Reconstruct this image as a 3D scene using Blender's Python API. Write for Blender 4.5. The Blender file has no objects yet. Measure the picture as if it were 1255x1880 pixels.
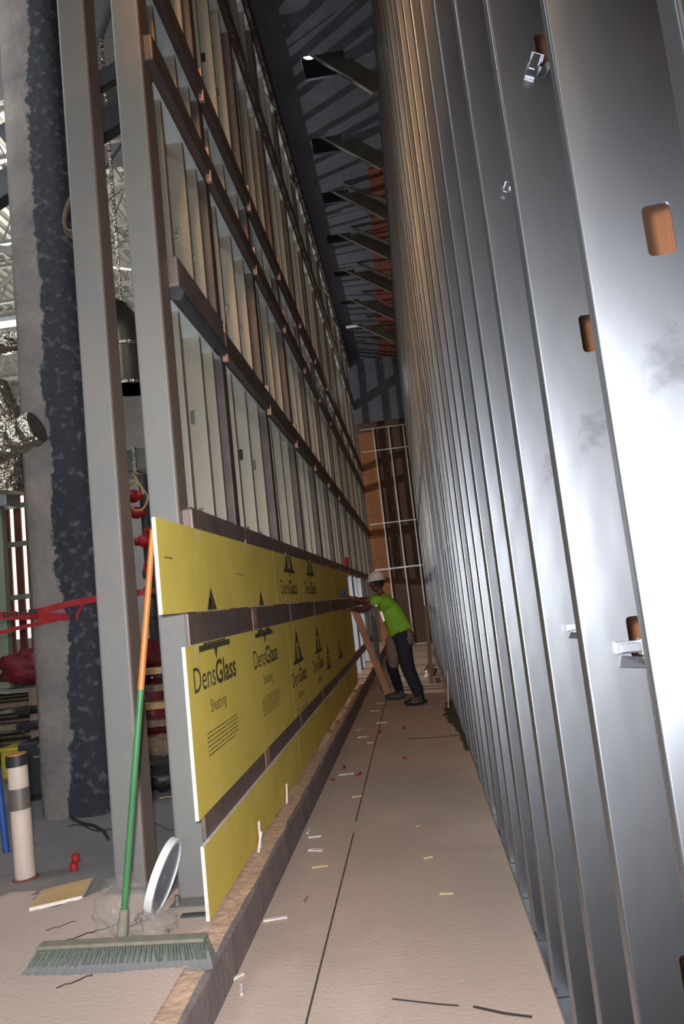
import bpy, bmesh, math, random
from mathutils import Vector, Matrix
random.seed(7)
SC = bpy.context.scene
COL = SC.collection

# ------------------------------------------------------------------ camera
cd = bpy.data.cameras.new('camera'); cam = bpy.data.objects.new('camera', cd); COL.objects.link(cam)
right = Vector((0.98893, 0.10076, -0.10891)); up = Vector((0.12002, -0.11179, 0.98646)); fwd = Vector((-0.08722, 0.98861, 0.12265))
M = Matrix(((right.x, up.x, -fwd.x, 0), (right.y, up.y, -fwd.y, 0), (right.z, up.z, -fwd.z, 1.45), (0, 0, 0, 1)))
cam.matrix_world = M
cd.sensor_width = 36; cd.sensor_fit = 'AUTO'; cd.lens = 36 * 1300 / 1880; cd.clip_start = 0.02; cd.clip_end = 200
SC.camera = cam

# ------------------------------------------------------------------ light and exposure
vs = SC.view_settings
vs.view_transform = 'Standard'; vs.look = 'None'; vs.gamma = 1; vs.exposure = 0.0; vs.use_curve_mapping = False
W = bpy.data.worlds.new('world'); SC.world = W; W.use_nodes = True
W.node_tree.nodes['Background'].inputs[0].default_value = (0.86, 0.92, 1.0, 1)
W.node_tree.nodes['Background'].inputs[1].default_value = 0.28

def lamp(name, kind, loc, energy, color=(1, 1, 1), size=0.1, target=None, size_y=None, spot=None):
    ld = bpy.data.lights.new(name, kind); ld.energy = energy; ld.color = color
    if kind == 'AREA':
        ld.size = size
        if size_y: ld.shape = 'RECTANGLE'; ld.size_y = size_y
    else:
        ld.shadow_soft_size = size
    if spot: ld.spot_size = spot; ld.spot_blend = 0.6
    o = bpy.data.objects.new(name, ld); COL.objects.link(o); o.location = loc
    if target: o.rotation_euler = (Vector(target) - Vector(loc)).to_track_quat('-Z', 'Y').to_euler()
    return o
lamp('added_floor_fill', 'AREA', (-0.4, 0.2, 7.8), 30, (1.0, 0.96, 0.92), 0.8, (-0.4, 1.6, 0), 3.0)  # added fill from above to brighten the floor, not a lamp of the corridor
lamp('added_warm_fill', 'AREA', (-0.35, -3.6, 6.6), 32, (1.0, 0.60, 0.30), 1.6, (0.3, 6, 5.2), 2.6)  # unseen warm fill, added to give the upper studs a brown reflection
lamp('camera_flash', 'SPOT', (-0.06, 0.02, 1.52), 650, (0.97, 0.97, 1.0), 0.035, (-1.0, 5.0, 1.5), spot=math.radians(112))
bpy.data.lights['camera_flash'].spot_blend = 1.0
lamp('added_rear_fill', 'AREA', (-0.6, -6.5, 3.2), 95, (0.93, 0.96, 1.0), 3.6, (-0.4, 4, 3.0), 6.0)  # unseen area light behind the camera, added to brighten reflections in the stud webs
lamp('high_work_light', 'SPOT', (-0.60, 0.9, 6.2), 340, (1.0, 0.50, 0.13), 0.2, (0.50, 3.5, 5.3), spot=math.radians(80))
lamp('room_work_light_far', 'POINT', (-8.3, 14.0, 3.2), 1500, (1.0, 0.93, 0.82), 0.12)
lamp('room_high_bay_light', 'AREA', (-6.0, 7.0, 5.6), 110, (1.0, 0.96, 0.88), 1.2, (-6.0, 7.3, 9.0))
lamp('room_low_bay_light', 'AREA', (-4.6, 3.2, 7.0), 120, (0.95, 0.98, 1.0), 1.5, (-4.0, 6.5, 1.0))
lamp('corridor_end_light', 'POINT', (-0.75, 15.5, 6.2), 6, (0.9, 0.95, 1.0), 0.3)

# ------------------------------------------------------------------ materials
def lin(c):
    return tuple(((v / 255) / 12.92 if v / 255 <= 0.04045 else ((v / 255 + 0.055) / 1.055) ** 2.4) for v in c)
def mat(name, c1, c2=None, rough=0.6, metal=0.0, scale=8.0, stretch=(1, 1, 1), bump=0.0, bscale=None, detail=4, c3=None,
        scale3=2.0, t3=(0.5, 0.62), rough2=None, alpha=None, trans=None, coords='Object', bstretch=None, bdist=0.02):
    m = bpy.data.materials.new(name); m.use_nodes = True
    nt = m.node_tree; N = nt.nodes; L = nt.links; b = N['Principled BSDF']
    b.inputs['Roughness'].default_value = rough; b.inputs['Metallic'].default_value = metal
    c1 = lin(c1) + (1,)
    b.inputs['Base Color'].default_value = c1
    tc = N.new('ShaderNodeTexCoord')
    def mapped(st):
        mp = N.new('ShaderNodeMapping'); mp.inputs['Scale'].default_value = st; L.new(tc.outputs[coords], mp.inputs[0]); return mp.outputs[0]
    if c2 is not None:
        n = N.new('ShaderNodeTexNoise'); n.inputs['Scale'].default_value = scale; n.inputs['Detail'].default_value = detail
        L.new(mapped(stretch), n.inputs['Vector'])
        r = N.new('ShaderNodeValToRGB'); r.color_ramp.elements[0].position = 0.35; r.color_ramp.elements[1].position = 0.68
        r.color_ramp.elements[0].color = c1; r.color_ramp.elements[1].color = lin(c2) + (1,)
        L.new(n.outputs['Fac'], r.inputs[0]); out = r.outputs[0]
        if c3 is not None:
            n3 = N.new('ShaderNodeTexNoise'); n3.inputs['Scale'].default_value = scale3; n3.inputs['Detail'].default_value = 7
            n3.inputs['Roughness'].default_value = 0.65
            L.new(mapped((1, 1, 1)), n3.inputs['Vector'])
            r3 = N.new('ShaderNodeValToRGB'); r3.color_ramp.elements[0].position = t3[0]; r3.color_ramp.elements[1].position = t3[1]
            r3.color_ramp.elements[0].color = (0, 0, 0, 1); r3.color_ramp.elements[1].color = (1, 1, 1, 1)
            L.new(n3.outputs['Fac'], r3.inputs[0])
            mx = N.new('ShaderNodeMix'); mx.data_type = 'RGBA'
            L.new(r3.outputs[0], mx.inputs[0]); L.new(out, mx.inputs[6]); mx.inputs[7].default_value = lin(c3) + (1,)
            out = mx.outputs[2]
        L.new(out, b.inputs['Base Color'])
        if rough2 is not None:
            mr = N.new('ShaderNodeMapRange'); mr.inputs['From Min'].default_value = 0.35; mr.inputs['From Max'].default_value = 0.68
            mr.inputs['To Min'].default_value = rough; mr.inputs['To Max'].default_value = rough2
            L.new(n.outputs['Fac'], mr.inputs[0]); L.new(mr.outputs[0], b.inputs['Roughness'])
    if bump:
        nb = N.new('ShaderNodeTexNoise'); nb.inputs['Scale'].default_value = bscale or scale; nb.inputs['Detail'].default_value = 3
        L.new(mapped(bstretch or stretch), nb.inputs['Vector'])
        bp = N.new('ShaderNodeBump'); bp.inputs['Strength'].default_value = bump; bp.inputs['Distance'].default_value = bdist
        L.new(nb.outputs['Fac'], bp.inputs['Height']); L.new(bp.outputs[0], b.inputs['Normal'])
    if alpha is not None: b.inputs['Alpha'].default_value = alpha
    if trans is not None: b.inputs['Transmission Weight'].default_value = trans
    return m
def emis(name, c, s):
    m = bpy.data.materials.new(name); m.use_nodes = True; b = m.node_tree.nodes['Principled BSDF']
    b.inputs['Base Color'].default_value = lin(c) + (1,); b.inputs['Emission Color'].default_value = lin(c) + (1,); b.inputs['Emission Strength'].default_value = s
    return m
GALV = mat('galvanised_steel', (154, 158, 163), (138, 141, 147), 0.34, 0.97, 2.5, (1, 1, 0.5), 0.25, 1.6, bstretch=(2.2, 2.2, 0.8), c3=(120, 122, 128), scale3=5.0, t3=(0.62, 0.72), rough2=0.42)
GALV_L = mat('galvanised_steel_dull', (164, 156, 140), (140, 136, 124), 0.5, 0.55, 2.0, (1, 1, 0.4), 0.15, 2.0)
BRACEM = mat('dull_brace_steel', (86, 86, 80), (70, 70, 66), 0.45, 0.5, 4)
TRACKM = mat('track_steel', (200, 206, 210), (180, 186, 192), 0.42, 0.8, 3.0)
HEADM = mat('bright_head_track', (214, 226, 232), (196, 208, 214), 0.4, 0.35, 3.0)
RAILM = mat('dark_rail_steel', (96, 88, 86), (110, 98, 94), 0.5, 0.5, 6, (1, 1, 1), 0.1, 12, c3=(84, 62, 50), scale3=3.0, t3=(0.6, 0.74))
BROWN = mat('bare_brown_steel', (124, 110, 106), (140, 124, 118), 0.5, 0.5, 6, (1, 1, 1), 0.1, 12, c3=(84, 60, 48), scale3=3.0, t3=(0.58, 0.72))
PINKTAB = mat('primed_tab_steel', (190, 152, 134), (160, 124, 108), 0.6, 0.2, 10)
GREYCOL = mat('grey_primed_steel', (128, 128, 124), (114, 116, 114), 0.55, 0.1, 1.2, (1, 1, 0.5), 0.08, 30, c3=(142, 128, 124), scale3=1.4, t3=(0.5, 0.75))
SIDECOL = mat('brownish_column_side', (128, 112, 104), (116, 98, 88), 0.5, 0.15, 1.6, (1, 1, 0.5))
CONC = mat('dusty_concrete', (200, 178, 164), (184, 166, 154), 0.85, 0, 0.9, (1, 1, 1), 0.15, 60, 8, c3=(208, 188, 174), scale3=1.1, t3=(0.52, 0.74))
SLAB = mat('slab_concrete', (124, 122, 122), (106, 106, 108), 0.8, 0, 1.3, (1, 1, 1), 0.15, 60, 8, c3=(150, 136, 126), scale3=0.8, t3=(0.5, 0.7))
DUSTM = mat('tan_sawdust', (206, 172, 146), (188, 156, 134), 0.95, 0, 14, bump=0.5, bscale=30)
KERB = mat('kerb_concrete', (132, 120, 118), (118, 108, 108), 0.85, 0, 5, bump=0.3, bscale=20)
YELLOW = mat('yellow_glass_mat_board', (232, 210, 98), (222, 200, 90), 0.75, 0, 3, bump=0.12, bscale=250, c3=(214, 190, 88), scale3=1.2, t3=(0.5, 0.8))
CORE = mat('gypsum_core', (232, 226, 222), (214, 204, 198), 0.85, 0, 20, bump=0.3, bscale=60)
INK = mat('black_board_print', (62, 62, 44), (74, 72, 48), 0.8, 0, 30)
STREAK = mat('screw_chalk_streak', (214, 204, 190), None, 0.9)
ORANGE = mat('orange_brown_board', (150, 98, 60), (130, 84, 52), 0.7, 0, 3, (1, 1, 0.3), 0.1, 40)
ORANGE_SHADED = mat('shaded_brown_board', (92, 68, 58), (80, 58, 52), 0.8, 0, 3, (1, 1, 0.3))
SLATE = mat('slate_grey_membrane', (96, 102, 116), (84, 90, 104), 0.75, 0, 1.5, bump=0.1, bscale=10)
REDBR = mat('red_brown_board', (128, 70, 56), (108, 60, 50), 0.75, 0, 2)
DARK = mat('dark_void', (46, 46, 48), None, 0.9)
WALLTAN = mat('room_wall_board', (96, 96, 100), (84, 84, 88), 0.8, 0, 2)
DECK = mat('metal_deck', (200, 202, 198), (176, 178, 176), 0.35, 0.75, 4)
BEAM = mat('dark_beam_paint', (70, 72, 76), (60, 62, 66), 0.6, 0.1, 5)
FOIL = mat('foil_duct', (206, 200, 186), (170, 162, 146), 0.24, 0.95, 14, bump=0.9, bscale=22, bdist=0.04)
DUCT = mat('round_metal_duct', (124, 120, 112), (104, 100, 94), 0.35, 0.85, 3, bump=0.2, bscale=5)
LIME = mat('lime_cloth', (122, 176, 48), (108, 160, 40), 0.85, 0, 6, bump=0.4, bscale=9)
NAVY = mat('navy_denim', (30, 38, 52), (22, 28, 40), 0.85, 0, 8, bump=0.4, bscale=12)
DUSTY = mat('dusty_brown_cloth', (122, 102, 92), (94, 80, 74), 0.9, 0, 9, bump=0.4, bscale=12)
SKIN = mat('brown_skin', (104, 66, 52), (92, 58, 46), 0.6, 0, 10)
HATM = mat('white_hard_hat', (196, 192, 188), None, 0.35)
HAIR = mat('dark_hair', (24, 20, 20), None, 0.8)
MAROON = mat('maroon_sleeve', (86, 44, 42), (70, 38, 38), 0.85, 0, 8)
REFL = mat('reflective_tape', (245, 248, 250), None, 0.3); REFL.node_tree.nodes['Principled BSDF'].inputs['Metallic'].default_value = 0.0
BLUE = mat('blue_plastic', (44, 80, 150), None, 0.5)
RED = mat('red_paint', (176, 34, 36), (150, 26, 30), 0.5, 0, 5)
REDTAPE = mat('red_barrier_tape', (160, 42, 46), (128, 30, 36), 0.35, 0, 12)
REDBAG = mat('red_bag_plastic', (122, 34, 44), (90, 24, 34), 0.45, 0, 5, bump=0.6, bscale=8)
WOOD = mat('pallet_wood', (134, 116, 96), (110, 94, 78), 0.85, 0, 5, (6, 1, 1), 0.2, 30)
WOODTAN = mat('tan_board_face', (206, 172, 124), (192, 156, 108), 0.85, 0, 6, bump=0.1, bscale=40)
PLANKP = mat('pinkish_plank', (178, 134, 110), (160, 118, 98), 0.8, 0, 6, (1, 1, 0.2))
BLACKP = mat('black_plastic', (40, 42, 46), (30, 32, 36), 0.5, 0, 10)
PVCM = mat('dusty_white_pvc', (206, 190, 176), (192, 176, 164), 0.5, 0, 5)
TAPEG = mat('grey_duct_tape', (112, 106, 100), None, 0.45, 0.3)
HGREEN = mat('green_handle_paint', (66, 124, 78), (56, 106, 66), 0.35, 0, 6, c3=(150, 110, 60), scale3=9, t3=(0.68, 0.72))
HORANGE = mat('orange_handle_paint', (190, 122, 58), (176, 110, 52), 0.45, 0, 6)
DGREEN = mat('dusty_green_block', (114, 118, 100), (136, 126, 112), 0.85, 0, 22)
BRIST = mat('dusty_blue_bristles', (128, 132, 136), (146, 144, 142), 0.9, 0, 120, (6, 1, 1), 0.6, 90)
BRISTG = mat('dark_green_bristles', (98, 104, 94), (84, 92, 84), 0.9, 0, 60)
YELLOW2 = mat('yellow_plastic', (180, 160, 50), (150, 134, 44), 0.5, 0, 5)
CORD = mat('brown_cord', (96, 80, 66), None, 0.7)
YWIRE = mat('yellow_wire', (190, 176, 90), None, 0.6)
SHEETG = mat('grey_green_sheet', (120, 138, 134), (150, 152, 140), 0.6, 0, 4)
GREENST = mat('pale_green_stud', (150, 158, 140), (136, 144, 128), 0.6, 0.1, 3)
CHALK = mat('dark_chalk_mark', (74, 66, 64), None, 0.9)
WHITEP = mat('white_rim_plastic', (226, 226, 224), None, 0.4)
BLUEGREY = mat('blue_grey_disc', (112, 126, 150), (150, 150, 156), 0.35, 0.4, 8)
CLEAR = mat('clear_plastic_film', (190, 184, 178), None, 0.12, 0, bump=0.8, bscale=14, alpha=0.13)
LAMPON = emis('lamp_glow', (255, 244, 255), 14); SLOTM = emis('daylight_slot', (236, 246, 226), 1.5)
DUSTY_Y = mat('dusty_yellow_paper', (206, 188, 150), (196, 176, 128), 0.9, 0, 30)
FLOORSHADE = mat('painted_floor_shade', (70, 68, 66), (92, 86, 82), 0.9, 0, 30)
STEELROD = mat('steel_rod', (150, 150, 146), None, 0.4, 0.7)

# fireproofed column: ragged border between grey spray and black adhesive
def column_mat():
    m = bpy.data.materials.new('fireproofed_column'); m.use_nodes = True; nt = m.node_tree; N = nt.nodes; L = nt.links; b = N['Principled BSDF']
    tc = N.new('ShaderNodeTexCoord'); sx = N.new('ShaderNodeSeparateXYZ'); L.new(tc.outputs['Object'], sx.inputs[0])
    n = N.new('ShaderNodeTexNoise'); n.inputs['Scale'].default_value = 9; n.inputs['Detail'].default_value = 9; n.inputs['Roughness'].default_value = 0.75
    L.new(tc.outputs['Object'], n.inputs['Vector'])
    n2 = N.new('ShaderNodeTexNoise'); n2.inputs['Scale'].default_value = 1.1; n2.inputs['Detail'].default_value = 1
    L.new(tc.outputs['Object'], n2.inputs['Vector'])
    a = N.new('ShaderNodeMath'); a.operation = 'MULTIPLY_ADD'; L.new(n.outputs['Fac'], a.inputs[0]); a.inputs[1].default_value = 0.20; L.new(sx.outputs['X'], a.inputs[2])
    a2 = N.new('ShaderNodeMath'); a2.operation = 'MULTIPLY_ADD'; L.new(n2.outputs['Fac'], a2.inputs[0]); a2.inputs[1].default_value = 0.22; L.new(a.outputs[0], a2.inputs[2])
    r = N.new('ShaderNodeValToRGB'); r.color_ramp.elements[0].position = 0.20; r.color_ramp.elements[1].position = 0.215
    L.new(a2.outputs[0], r.inputs[0])
    g = N.new('ShaderNodeTexNoise'); g.inputs['Scale'].default_value = 3; g.inputs['Detail'].default_value = 6; L.new(tc.outputs['Object'], g.inputs['Vector'])
    gr = N.new('ShaderNodeValToRGB'); gr.color_ramp.elements[0].position = .3; gr.color_ramp.elements[1].position = .7
    gr.color_ramp.elements[0].color = lin((96, 94, 94)) + (1,); gr.color_ramp.elements[1].color = lin((136, 128, 122)) + (1,); L.new(g.outputs['Fac'], gr.inputs[0])
    kb = N.new('ShaderNodeTexNoise'); kb.inputs['Scale'].default_value = 16; kb.inputs['Detail'].default_value = 8; L.new(tc.outputs['Object'], kb.inputs['Vector'])
    kr = N.new('ShaderNodeValToRGB'); kr.color_ramp.elements[0].position = .55; kr.color_ramp.elements[1].position = .72
    kr.color_ramp.elements[0].color = lin((38, 42, 50)) + (1,); kr.color_ramp.elements[1].color = lin((84, 88, 96)) + (1,); L.new(kb.outputs['Fac'], kr.inputs[0])
    mx = N.new('ShaderNodeMix'); mx.data_type = 'RGBA'; L.new(r.outputs[0], mx.inputs[0]); L.new(gr.outputs[0], mx.inputs[6]); L.new(kr.outputs[0], mx.inputs[7])
    L.new(mx.outputs[2], b.inputs['Base Color']); b.inputs['Roughness'].default_value = 0.85
    bp = N.new('ShaderNodeBump'); bp.inputs['Strength'].default_value = 0.6; bp.inputs['Distance'].default_value = 0.02; L.new(kb.outputs['Fac'], bp.inputs['Height']); L.new(bp.outputs[0], b.inputs['Normal'])
    return m
COLM = column_mat()

# ------------------------------------------------------------------ mesh helpers
class MB:
    def __init__(s): s.v = []; s.f = []; s.sm = []
    def add(s, vs, fs, smooth=False):
        n = len(s.v); s.v += [tuple(v) for v in vs]; s.f += [tuple(i + n for i in f) for f in fs]; s.sm += [smooth] * len(fs); return s
    def box(s, x0, x1, y0, y1, z0, z1):
        v = [(x0, y0, z0), (x1, y0, z0), (x1, y1, z0), (x0, y1, z0), (x0, y0, z1), (x1, y0, z1), (x1, y1, z1), (x0, y1, z1)]
        return s.add(v, [(0, 3, 2, 1), (4, 5, 6, 7), (0, 1, 5, 4), (1, 2, 6, 5), (2, 3, 7, 6), (3, 0, 4, 7)])
    def prism(s, poly, axis, a, b):
        """poly: list of 2-D points, counter-clockwise; extruded along axis from a to b"""
        n = len(poly)
        def p(q, t): return {'X': (t, q[0], q[1]), 'Y': (q[0], t, q[1]), 'Z': (q[0], q[1], t)}[axis]
        return s.add([p(q, a) for q in poly] + [p(q, b) for q in poly],
                     [tuple(range(n - 1, -1, -1)), tuple(range(n, 2 * n))] + [(i, (i + 1) % n, n + (i + 1) % n, n + i) for i in range(n)])
    def tube(s, pts, r, seg=12, jitter=0.0, cap=True, rng=random):
        pts = [Vector(p) for p in pts]; n = len(pts); rs = r if isinstance(r, (list, tuple)) else [r] * n
        rings = []; prev = None
        for i, p in enumerate(pts):
            t = (pts[min(i + 1, n - 1)] - pts[max(i - 1, 0)]).normalized()
            if prev is None:
                a = t.orthogonal().normalized()
            else:
                a = (prev - t * prev.dot(t)).normalized()
            prev = a; b = t.cross(a)
            rings.append([p + (a * math.cos(2 * math.pi * k / seg) + b * math.sin(2 * math.pi * k / seg)) * (rs[i] * (1 + rng.uniform(-jitter, jitter))) for k in range(seg)])
        vs = [v for q in rings for v in q]
        fs = [(i * seg + k, i * seg + (k + 1) % seg, (i + 1) * seg + (k + 1) % seg, (i + 1) * seg + k) for i in range(n - 1) for k in range(seg)]
        s.add(vs, fs, jitter == 0.0)
        if cap: s.add(rings[0], [tuple(range(seg - 1, -1, -1))]); s.add(rings[-1], [tuple(range(seg))])
        return s
    def bar(s, p, q, w, h, upv=(0, 0, 1)):
        p, q = Vector(p), Vector(q); t = (q - p).normalized(); sd = t.cross(Vector(upv)).normalized(); u = sd.cross(t)
        vs = [e + sd * (a * w / 2) + u * (b * h / 2) for e in (p, q) for a, b in ((-1, -1), (1, -1), (1, 1), (-1, 1))]
        return s.add(vs, [(0, 1, 2, 3), (7, 6, 5, 4), (0, 4, 5, 1), (1, 5, 6, 2), (2, 6, 7, 3), (3, 7, 4, 0)])
    def sphere(s, c, rx, ry, rz, seg=16, rings=10, fn=None):
        vs = []; fs = []
        for i in range(rings + 1):
            th = math.pi * i / rings
            for k in range(seg):
                ph = 2 * math.pi * k / seg
                d = Vector((math.sin(th) * math.cos(ph), math.sin(th) * math.sin(ph), math.cos(th)))
                q = fn(d) if fn else 1.0
                vs.append((c[0] + d.x * rx * q, c[1] + d.y * ry * q, c[2] + d.z * rz * q))
        fs = [(i * seg + k, (i + 1) * seg + k, (i + 1) * seg + (k + 1) % seg, i * seg + (k + 1) % seg) for i in range(rings) for k in range(seg)]
        return s.add(vs, fs, True)
    def grid(s, x0, x1, y0, y1, nx, ny, fz, smooth=True):
        vs = [(x0 + (x1 - x0) * i / nx, y0 + (y1 - y0) * j / ny, fz(x0 + (x1 - x0) * i / nx, y0 + (y1 - y0) * j / ny)) for j in range(ny + 1) for i in range(nx + 1)]
        return s.add(vs, [(j * (nx + 1) + i, j * (nx + 1) + i + 1, (j + 1) * (nx + 1) + i + 1, (j + 1) * (nx + 1) + i) for j in range(ny) for i in range(nx)], smooth)

def build(name, mb, m, parent=None, origin=None, bevel=0.0, solid=0.0, mats=None, fm=None):
    if parent is not None: org = Vector(parent['_o'])
    elif origin is not None: org = Vector(origin)
    else:
        xs = [v[0] for v in mb.v]; ys = [v[1] for v in mb.v]; zs = [v[2] for v in mb.v]
        org = Vector(((min(xs) + max(xs)) / 2, (min(ys) + max(ys)) / 2, min(zs)))
    me = bpy.data.meshes.new(name); me.from_pydata([tuple(Vector(v) - org) for v in mb.v], [], mb.f); me.validate()
    if len(me.polygons) == len(mb.sm): me.polygons.foreach_set('use_smooth', mb.sm)
    me.materials.append(m)
    for x in (mats or []): me.materials.append(x)
    if fm:
        for p in me.polygons: p.material_index = fm(p, org)
    me.update()
    o = bpy.data.objects.new(name, me); COL.objects.link(o)
    if parent is not None: o.parent = parent; o['_o'] = tuple(org)
    else: o.location = org; o['_o'] = tuple(org)
    if bevel:
        md = o.modifiers.new('bevel', 'BEVEL'); md.width = bevel; md.segments = 3; md.limit_method = 'ANGLE'; md.angle_limit = 0.6
    if solid:
        md = o.modifiers.new('solid', 'SOLIDIFY'); md.thickness = solid; md.offset = 0
    return o
def tag(o, label, cat, group=None):
    o['label'] = label; o['category'] = cat
    if group: o['group'] = group
    return o
def struct(o): o['kind'] = 'structure'; return o
def thing(name, loc, label, cat, group=None):
    o = bpy.data.objects.new(name, None); COL.objects.link(o); o.location = loc; o['_o'] = tuple(loc); o.empty_display_size = 0.05
    return tag(o, label, cat, group)
def copy_tree(o, loc, parent=None):
    c = o.copy(); COL.objects.link(c)
    if parent is None: c.location = loc
    else: c.parent = parent
    for ch in list(o.children): copy_tree(ch, None, c)
    return c
def text_mesh(body, width=None, size=0.1, bold=0.0):
    """returns (verts, faces) of flat lettering lying in its own x-y plane, starting at x=0 on the baseline"""
    cu = bpy.data.curves.new('letters', 'FONT'); cu.body = body; cu.size = size; cu.offset = bold; cu.resolution_u = 3; cu.fill_mode = 'FRONT'
    ob = bpy.data.objects.new('letters', cu); COL.objects.link(ob)
    bpy.context.view_layer.update()
    dg = bpy.context.evaluated_depsgraph_get(); me = bpy.data.meshes.new_from_object(ob.evaluated_get(dg))
    vs = [Vector(v.co) for v in me.vertices]; fs = [tuple(p.vertices) for p in me.polygons]
    bpy.data.objects.remove(ob); bpy.data.curves.remove(cu); bpy.data.meshes.remove(me)
    if vs:
        x0 = min(v.x for v in vs); w = max(v.x for v in vs) - x0; k = (width / w) if width else 1
        vs = [((v.x - x0) * k, v.y) for v in vs]
    return vs, fs

# ------------------------------------------------------------------ the room
YE = 20.0     # end of the corridor
ZC = 8.2      # ceiling
def planar(name, x0, x1, y0, y1, z0, z1, m):
    return struct(build(name, MB().box(x0, x1, y0, y1, z0, z1), m))
planar('floor', -0.9, 0.54, -4, YE, -0.15, 0.0, CONC)
# raised slab of the neighbouring room with its kerb, ragged along the top edge
mb = MB(); rg = random.Random(3); ys = [-4 + i * 0.12 for i in range(int((YE + 4) / 0.12) + 1)]
vt = []
for y in ys:
    e = rg.uniform(-0.008, 0.008)
    vt += [(-1.30, y, 0.17), (-0.915 + e, y, 0.172 + rg.uniform(-.004, .003)), (-0.900 + rg.uniform(-.004, .004), y, 0.158), (-0.895, y, 0.0), (-0.90, y, -0.14)]
fs = [(i * 5 + k, i * 5 + k + 1, (i + 1) * 5 + k + 1, (i + 1) * 5 + k) for i in range(len(ys) - 1) for k in range(4)]
mb.add(vt, fs)
struct(build('trim_1', mb, DUSTM, mats=[KERB], fm=lambda p, o: 0 if p.index % 4 == 0 else 1))
planar('floor', -14, -1.30, -4, YE, -0.15, 0.17, SLAB)
struct(build('floor', MB().grid(-2.6, -1.0, -1.5, 3.75, 40, 90, lambda x, y: 0.1775 + 0.003 * math.sin(x * 9 + y * 4) * math.sin(y * 5) - (0.014 if (y > 3.5 + 0.12 * math.sin(x * 11)) else 0)), CONC))
# floor marks
def strip(pts, w, z=0.002, m=CHALK, name='chalk_line', parent=None):
    mb = MB()
    for (a, b) in zip(pts, pts[1:]):
        mb.bar((a[0], a[1], z), (b[0], b[1], z), w, 0.001)
    return build(name, mb, m, parent)
tag(strip([(-0.555, 0.3), (-0.556, 4.62)], 0.008), 'long dark layout line running down the dusty corridor floor, nearer length', 'floor line')
tag(strip([(-0.562, 4.85), (-0.573, 12.0)], 0.008), 'long dark layout line on the corridor floor, continuing past the break towards the worker', 'floor line')
j = strip([(-0.24, 7.36), (0.05, 7.30), (0.30, 7.33)], 0.022, name='floor_crack'); tag(j, 'dark joint across the floor by the right studs, in front of the worker', 'floor joint')
j = strip([(-0.256, 2.757), (-0.10, 2.71), (-0.02, 2.69)], 0.009, name='chalk_line'); tag(j, 'thin dark dash drawn on the near floor, left one of two beside the studs', 'floor line')
j = strip([(0.03, 2.68), (0.13, 2.63), (0.22, 2.60)], 0.014, name='chalk_line'); tag(j, 'thicker dark dash on the near floor, ending by the foot of the studs', 'floor line')
j = strip([(-0.89, 11.6), (-0.2, 11.62), (0.3, 11.60)], 0.02, name='floor_crack'); tag(j, 'faint dark joint across the floor behind the worker', 'floor joint')
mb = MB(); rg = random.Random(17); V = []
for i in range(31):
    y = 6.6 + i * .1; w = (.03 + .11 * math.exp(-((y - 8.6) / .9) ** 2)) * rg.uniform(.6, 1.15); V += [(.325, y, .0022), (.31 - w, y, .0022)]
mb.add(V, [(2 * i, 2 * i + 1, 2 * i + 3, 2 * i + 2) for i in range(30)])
tag(build('floor_shade_patch', mb, FLOORSHADE), 'painted dark shade along the foot of the right studs near the worker', 'painted shade')  # shade at the stud feet, laid on the floor as a dark coloured patch
# ceiling of the corridor: slate membrane with framed openings
holes = [(-0.60, -0.06, 8.07, 8.49), (-0.70, -0.26, 9.66, 10.06), (-0.73, -0.28, 11.08, 11.45), (-0.83, -0.37, 12.49, 12.83), (-0.86, -0.42, 14.0, 14.28), (-0.88, -0.44, 15.5, 15.76), (-0.9, -0.46, 17.0, 17.25)]
mb = MB(); y = -4
for (a, b, c, d) in holes:
    mb.box(-1.05, 0.54, y, c, ZC, ZC + 0.03); mb.box(-1.05, a, c, d, ZC, ZC + 0.03); mb.box(b, 0.54, c, d, ZC, ZC + 0.03); y = d
mb.box(-1.05, 0.54, y, YE + 0.2, ZC, ZC + 0.03)
# seams of the membrane
for yy in (6.3, 8.9, 13.3): mb.box(-1.05, 0.54, yy, yy + 0.01, ZC - 0.002, ZC)
struct(build('ceiling', mb, SLATE))
mb = MB()
for i in range(64):   # corrugated deck over the room on the left
    x = -14 + i * 0.2
    mb.add([(x, -4, 8.5), (x + .04, -4, 8.42), (x + .12, -4, 8.42), (x + .16, -4, 8.5), (x + .2, -4, 8.5), (x, YE, 8.5), (x + .04, YE, 8.42), (x + .12, YE, 8.42), (x + .16, YE, 8.5), (x + .2, YE, 8.5)],
           [(k, k + 1, k + 6, k + 5) for k in range(4)])
struct(build('ceiling', mb, DECK))
planar('ceiling', -1.2, 0.54, -4, YE, 9.6, 9.7, DARK)
planar('ceiling', -14, -1.3, -4, 7.6, 7.95, 8.0, BEAM)
planar('ceiling', -3.9, -1.3, 7.6, 9.2, 7.95, 8.0, BEAM)
planar('wall_right', 0.53, 0.56, -4, YE, 0, 9.6, ORANGE)
planar('wall_left', -14.1, -14, -4, YE, 0, 9.6, WALLTAN)
planar('wall_far', -14, -1.1, YE, YE + 0.1, 0, 9.6, WALLTAN)
# fascia strip of red-brown board along the ceiling, right side
mb = MB(); rg = random.Random(2)
for yy in [10.6 + i * 1.2 for i in range(8)]:
    mb.box(0.10 - 0.035 * (yy - 10), 0.53, yy, yy + 1.185, ZC - 0.02, ZC - 0.002)
struct(build('trim_2', mb, REDBR))

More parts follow.
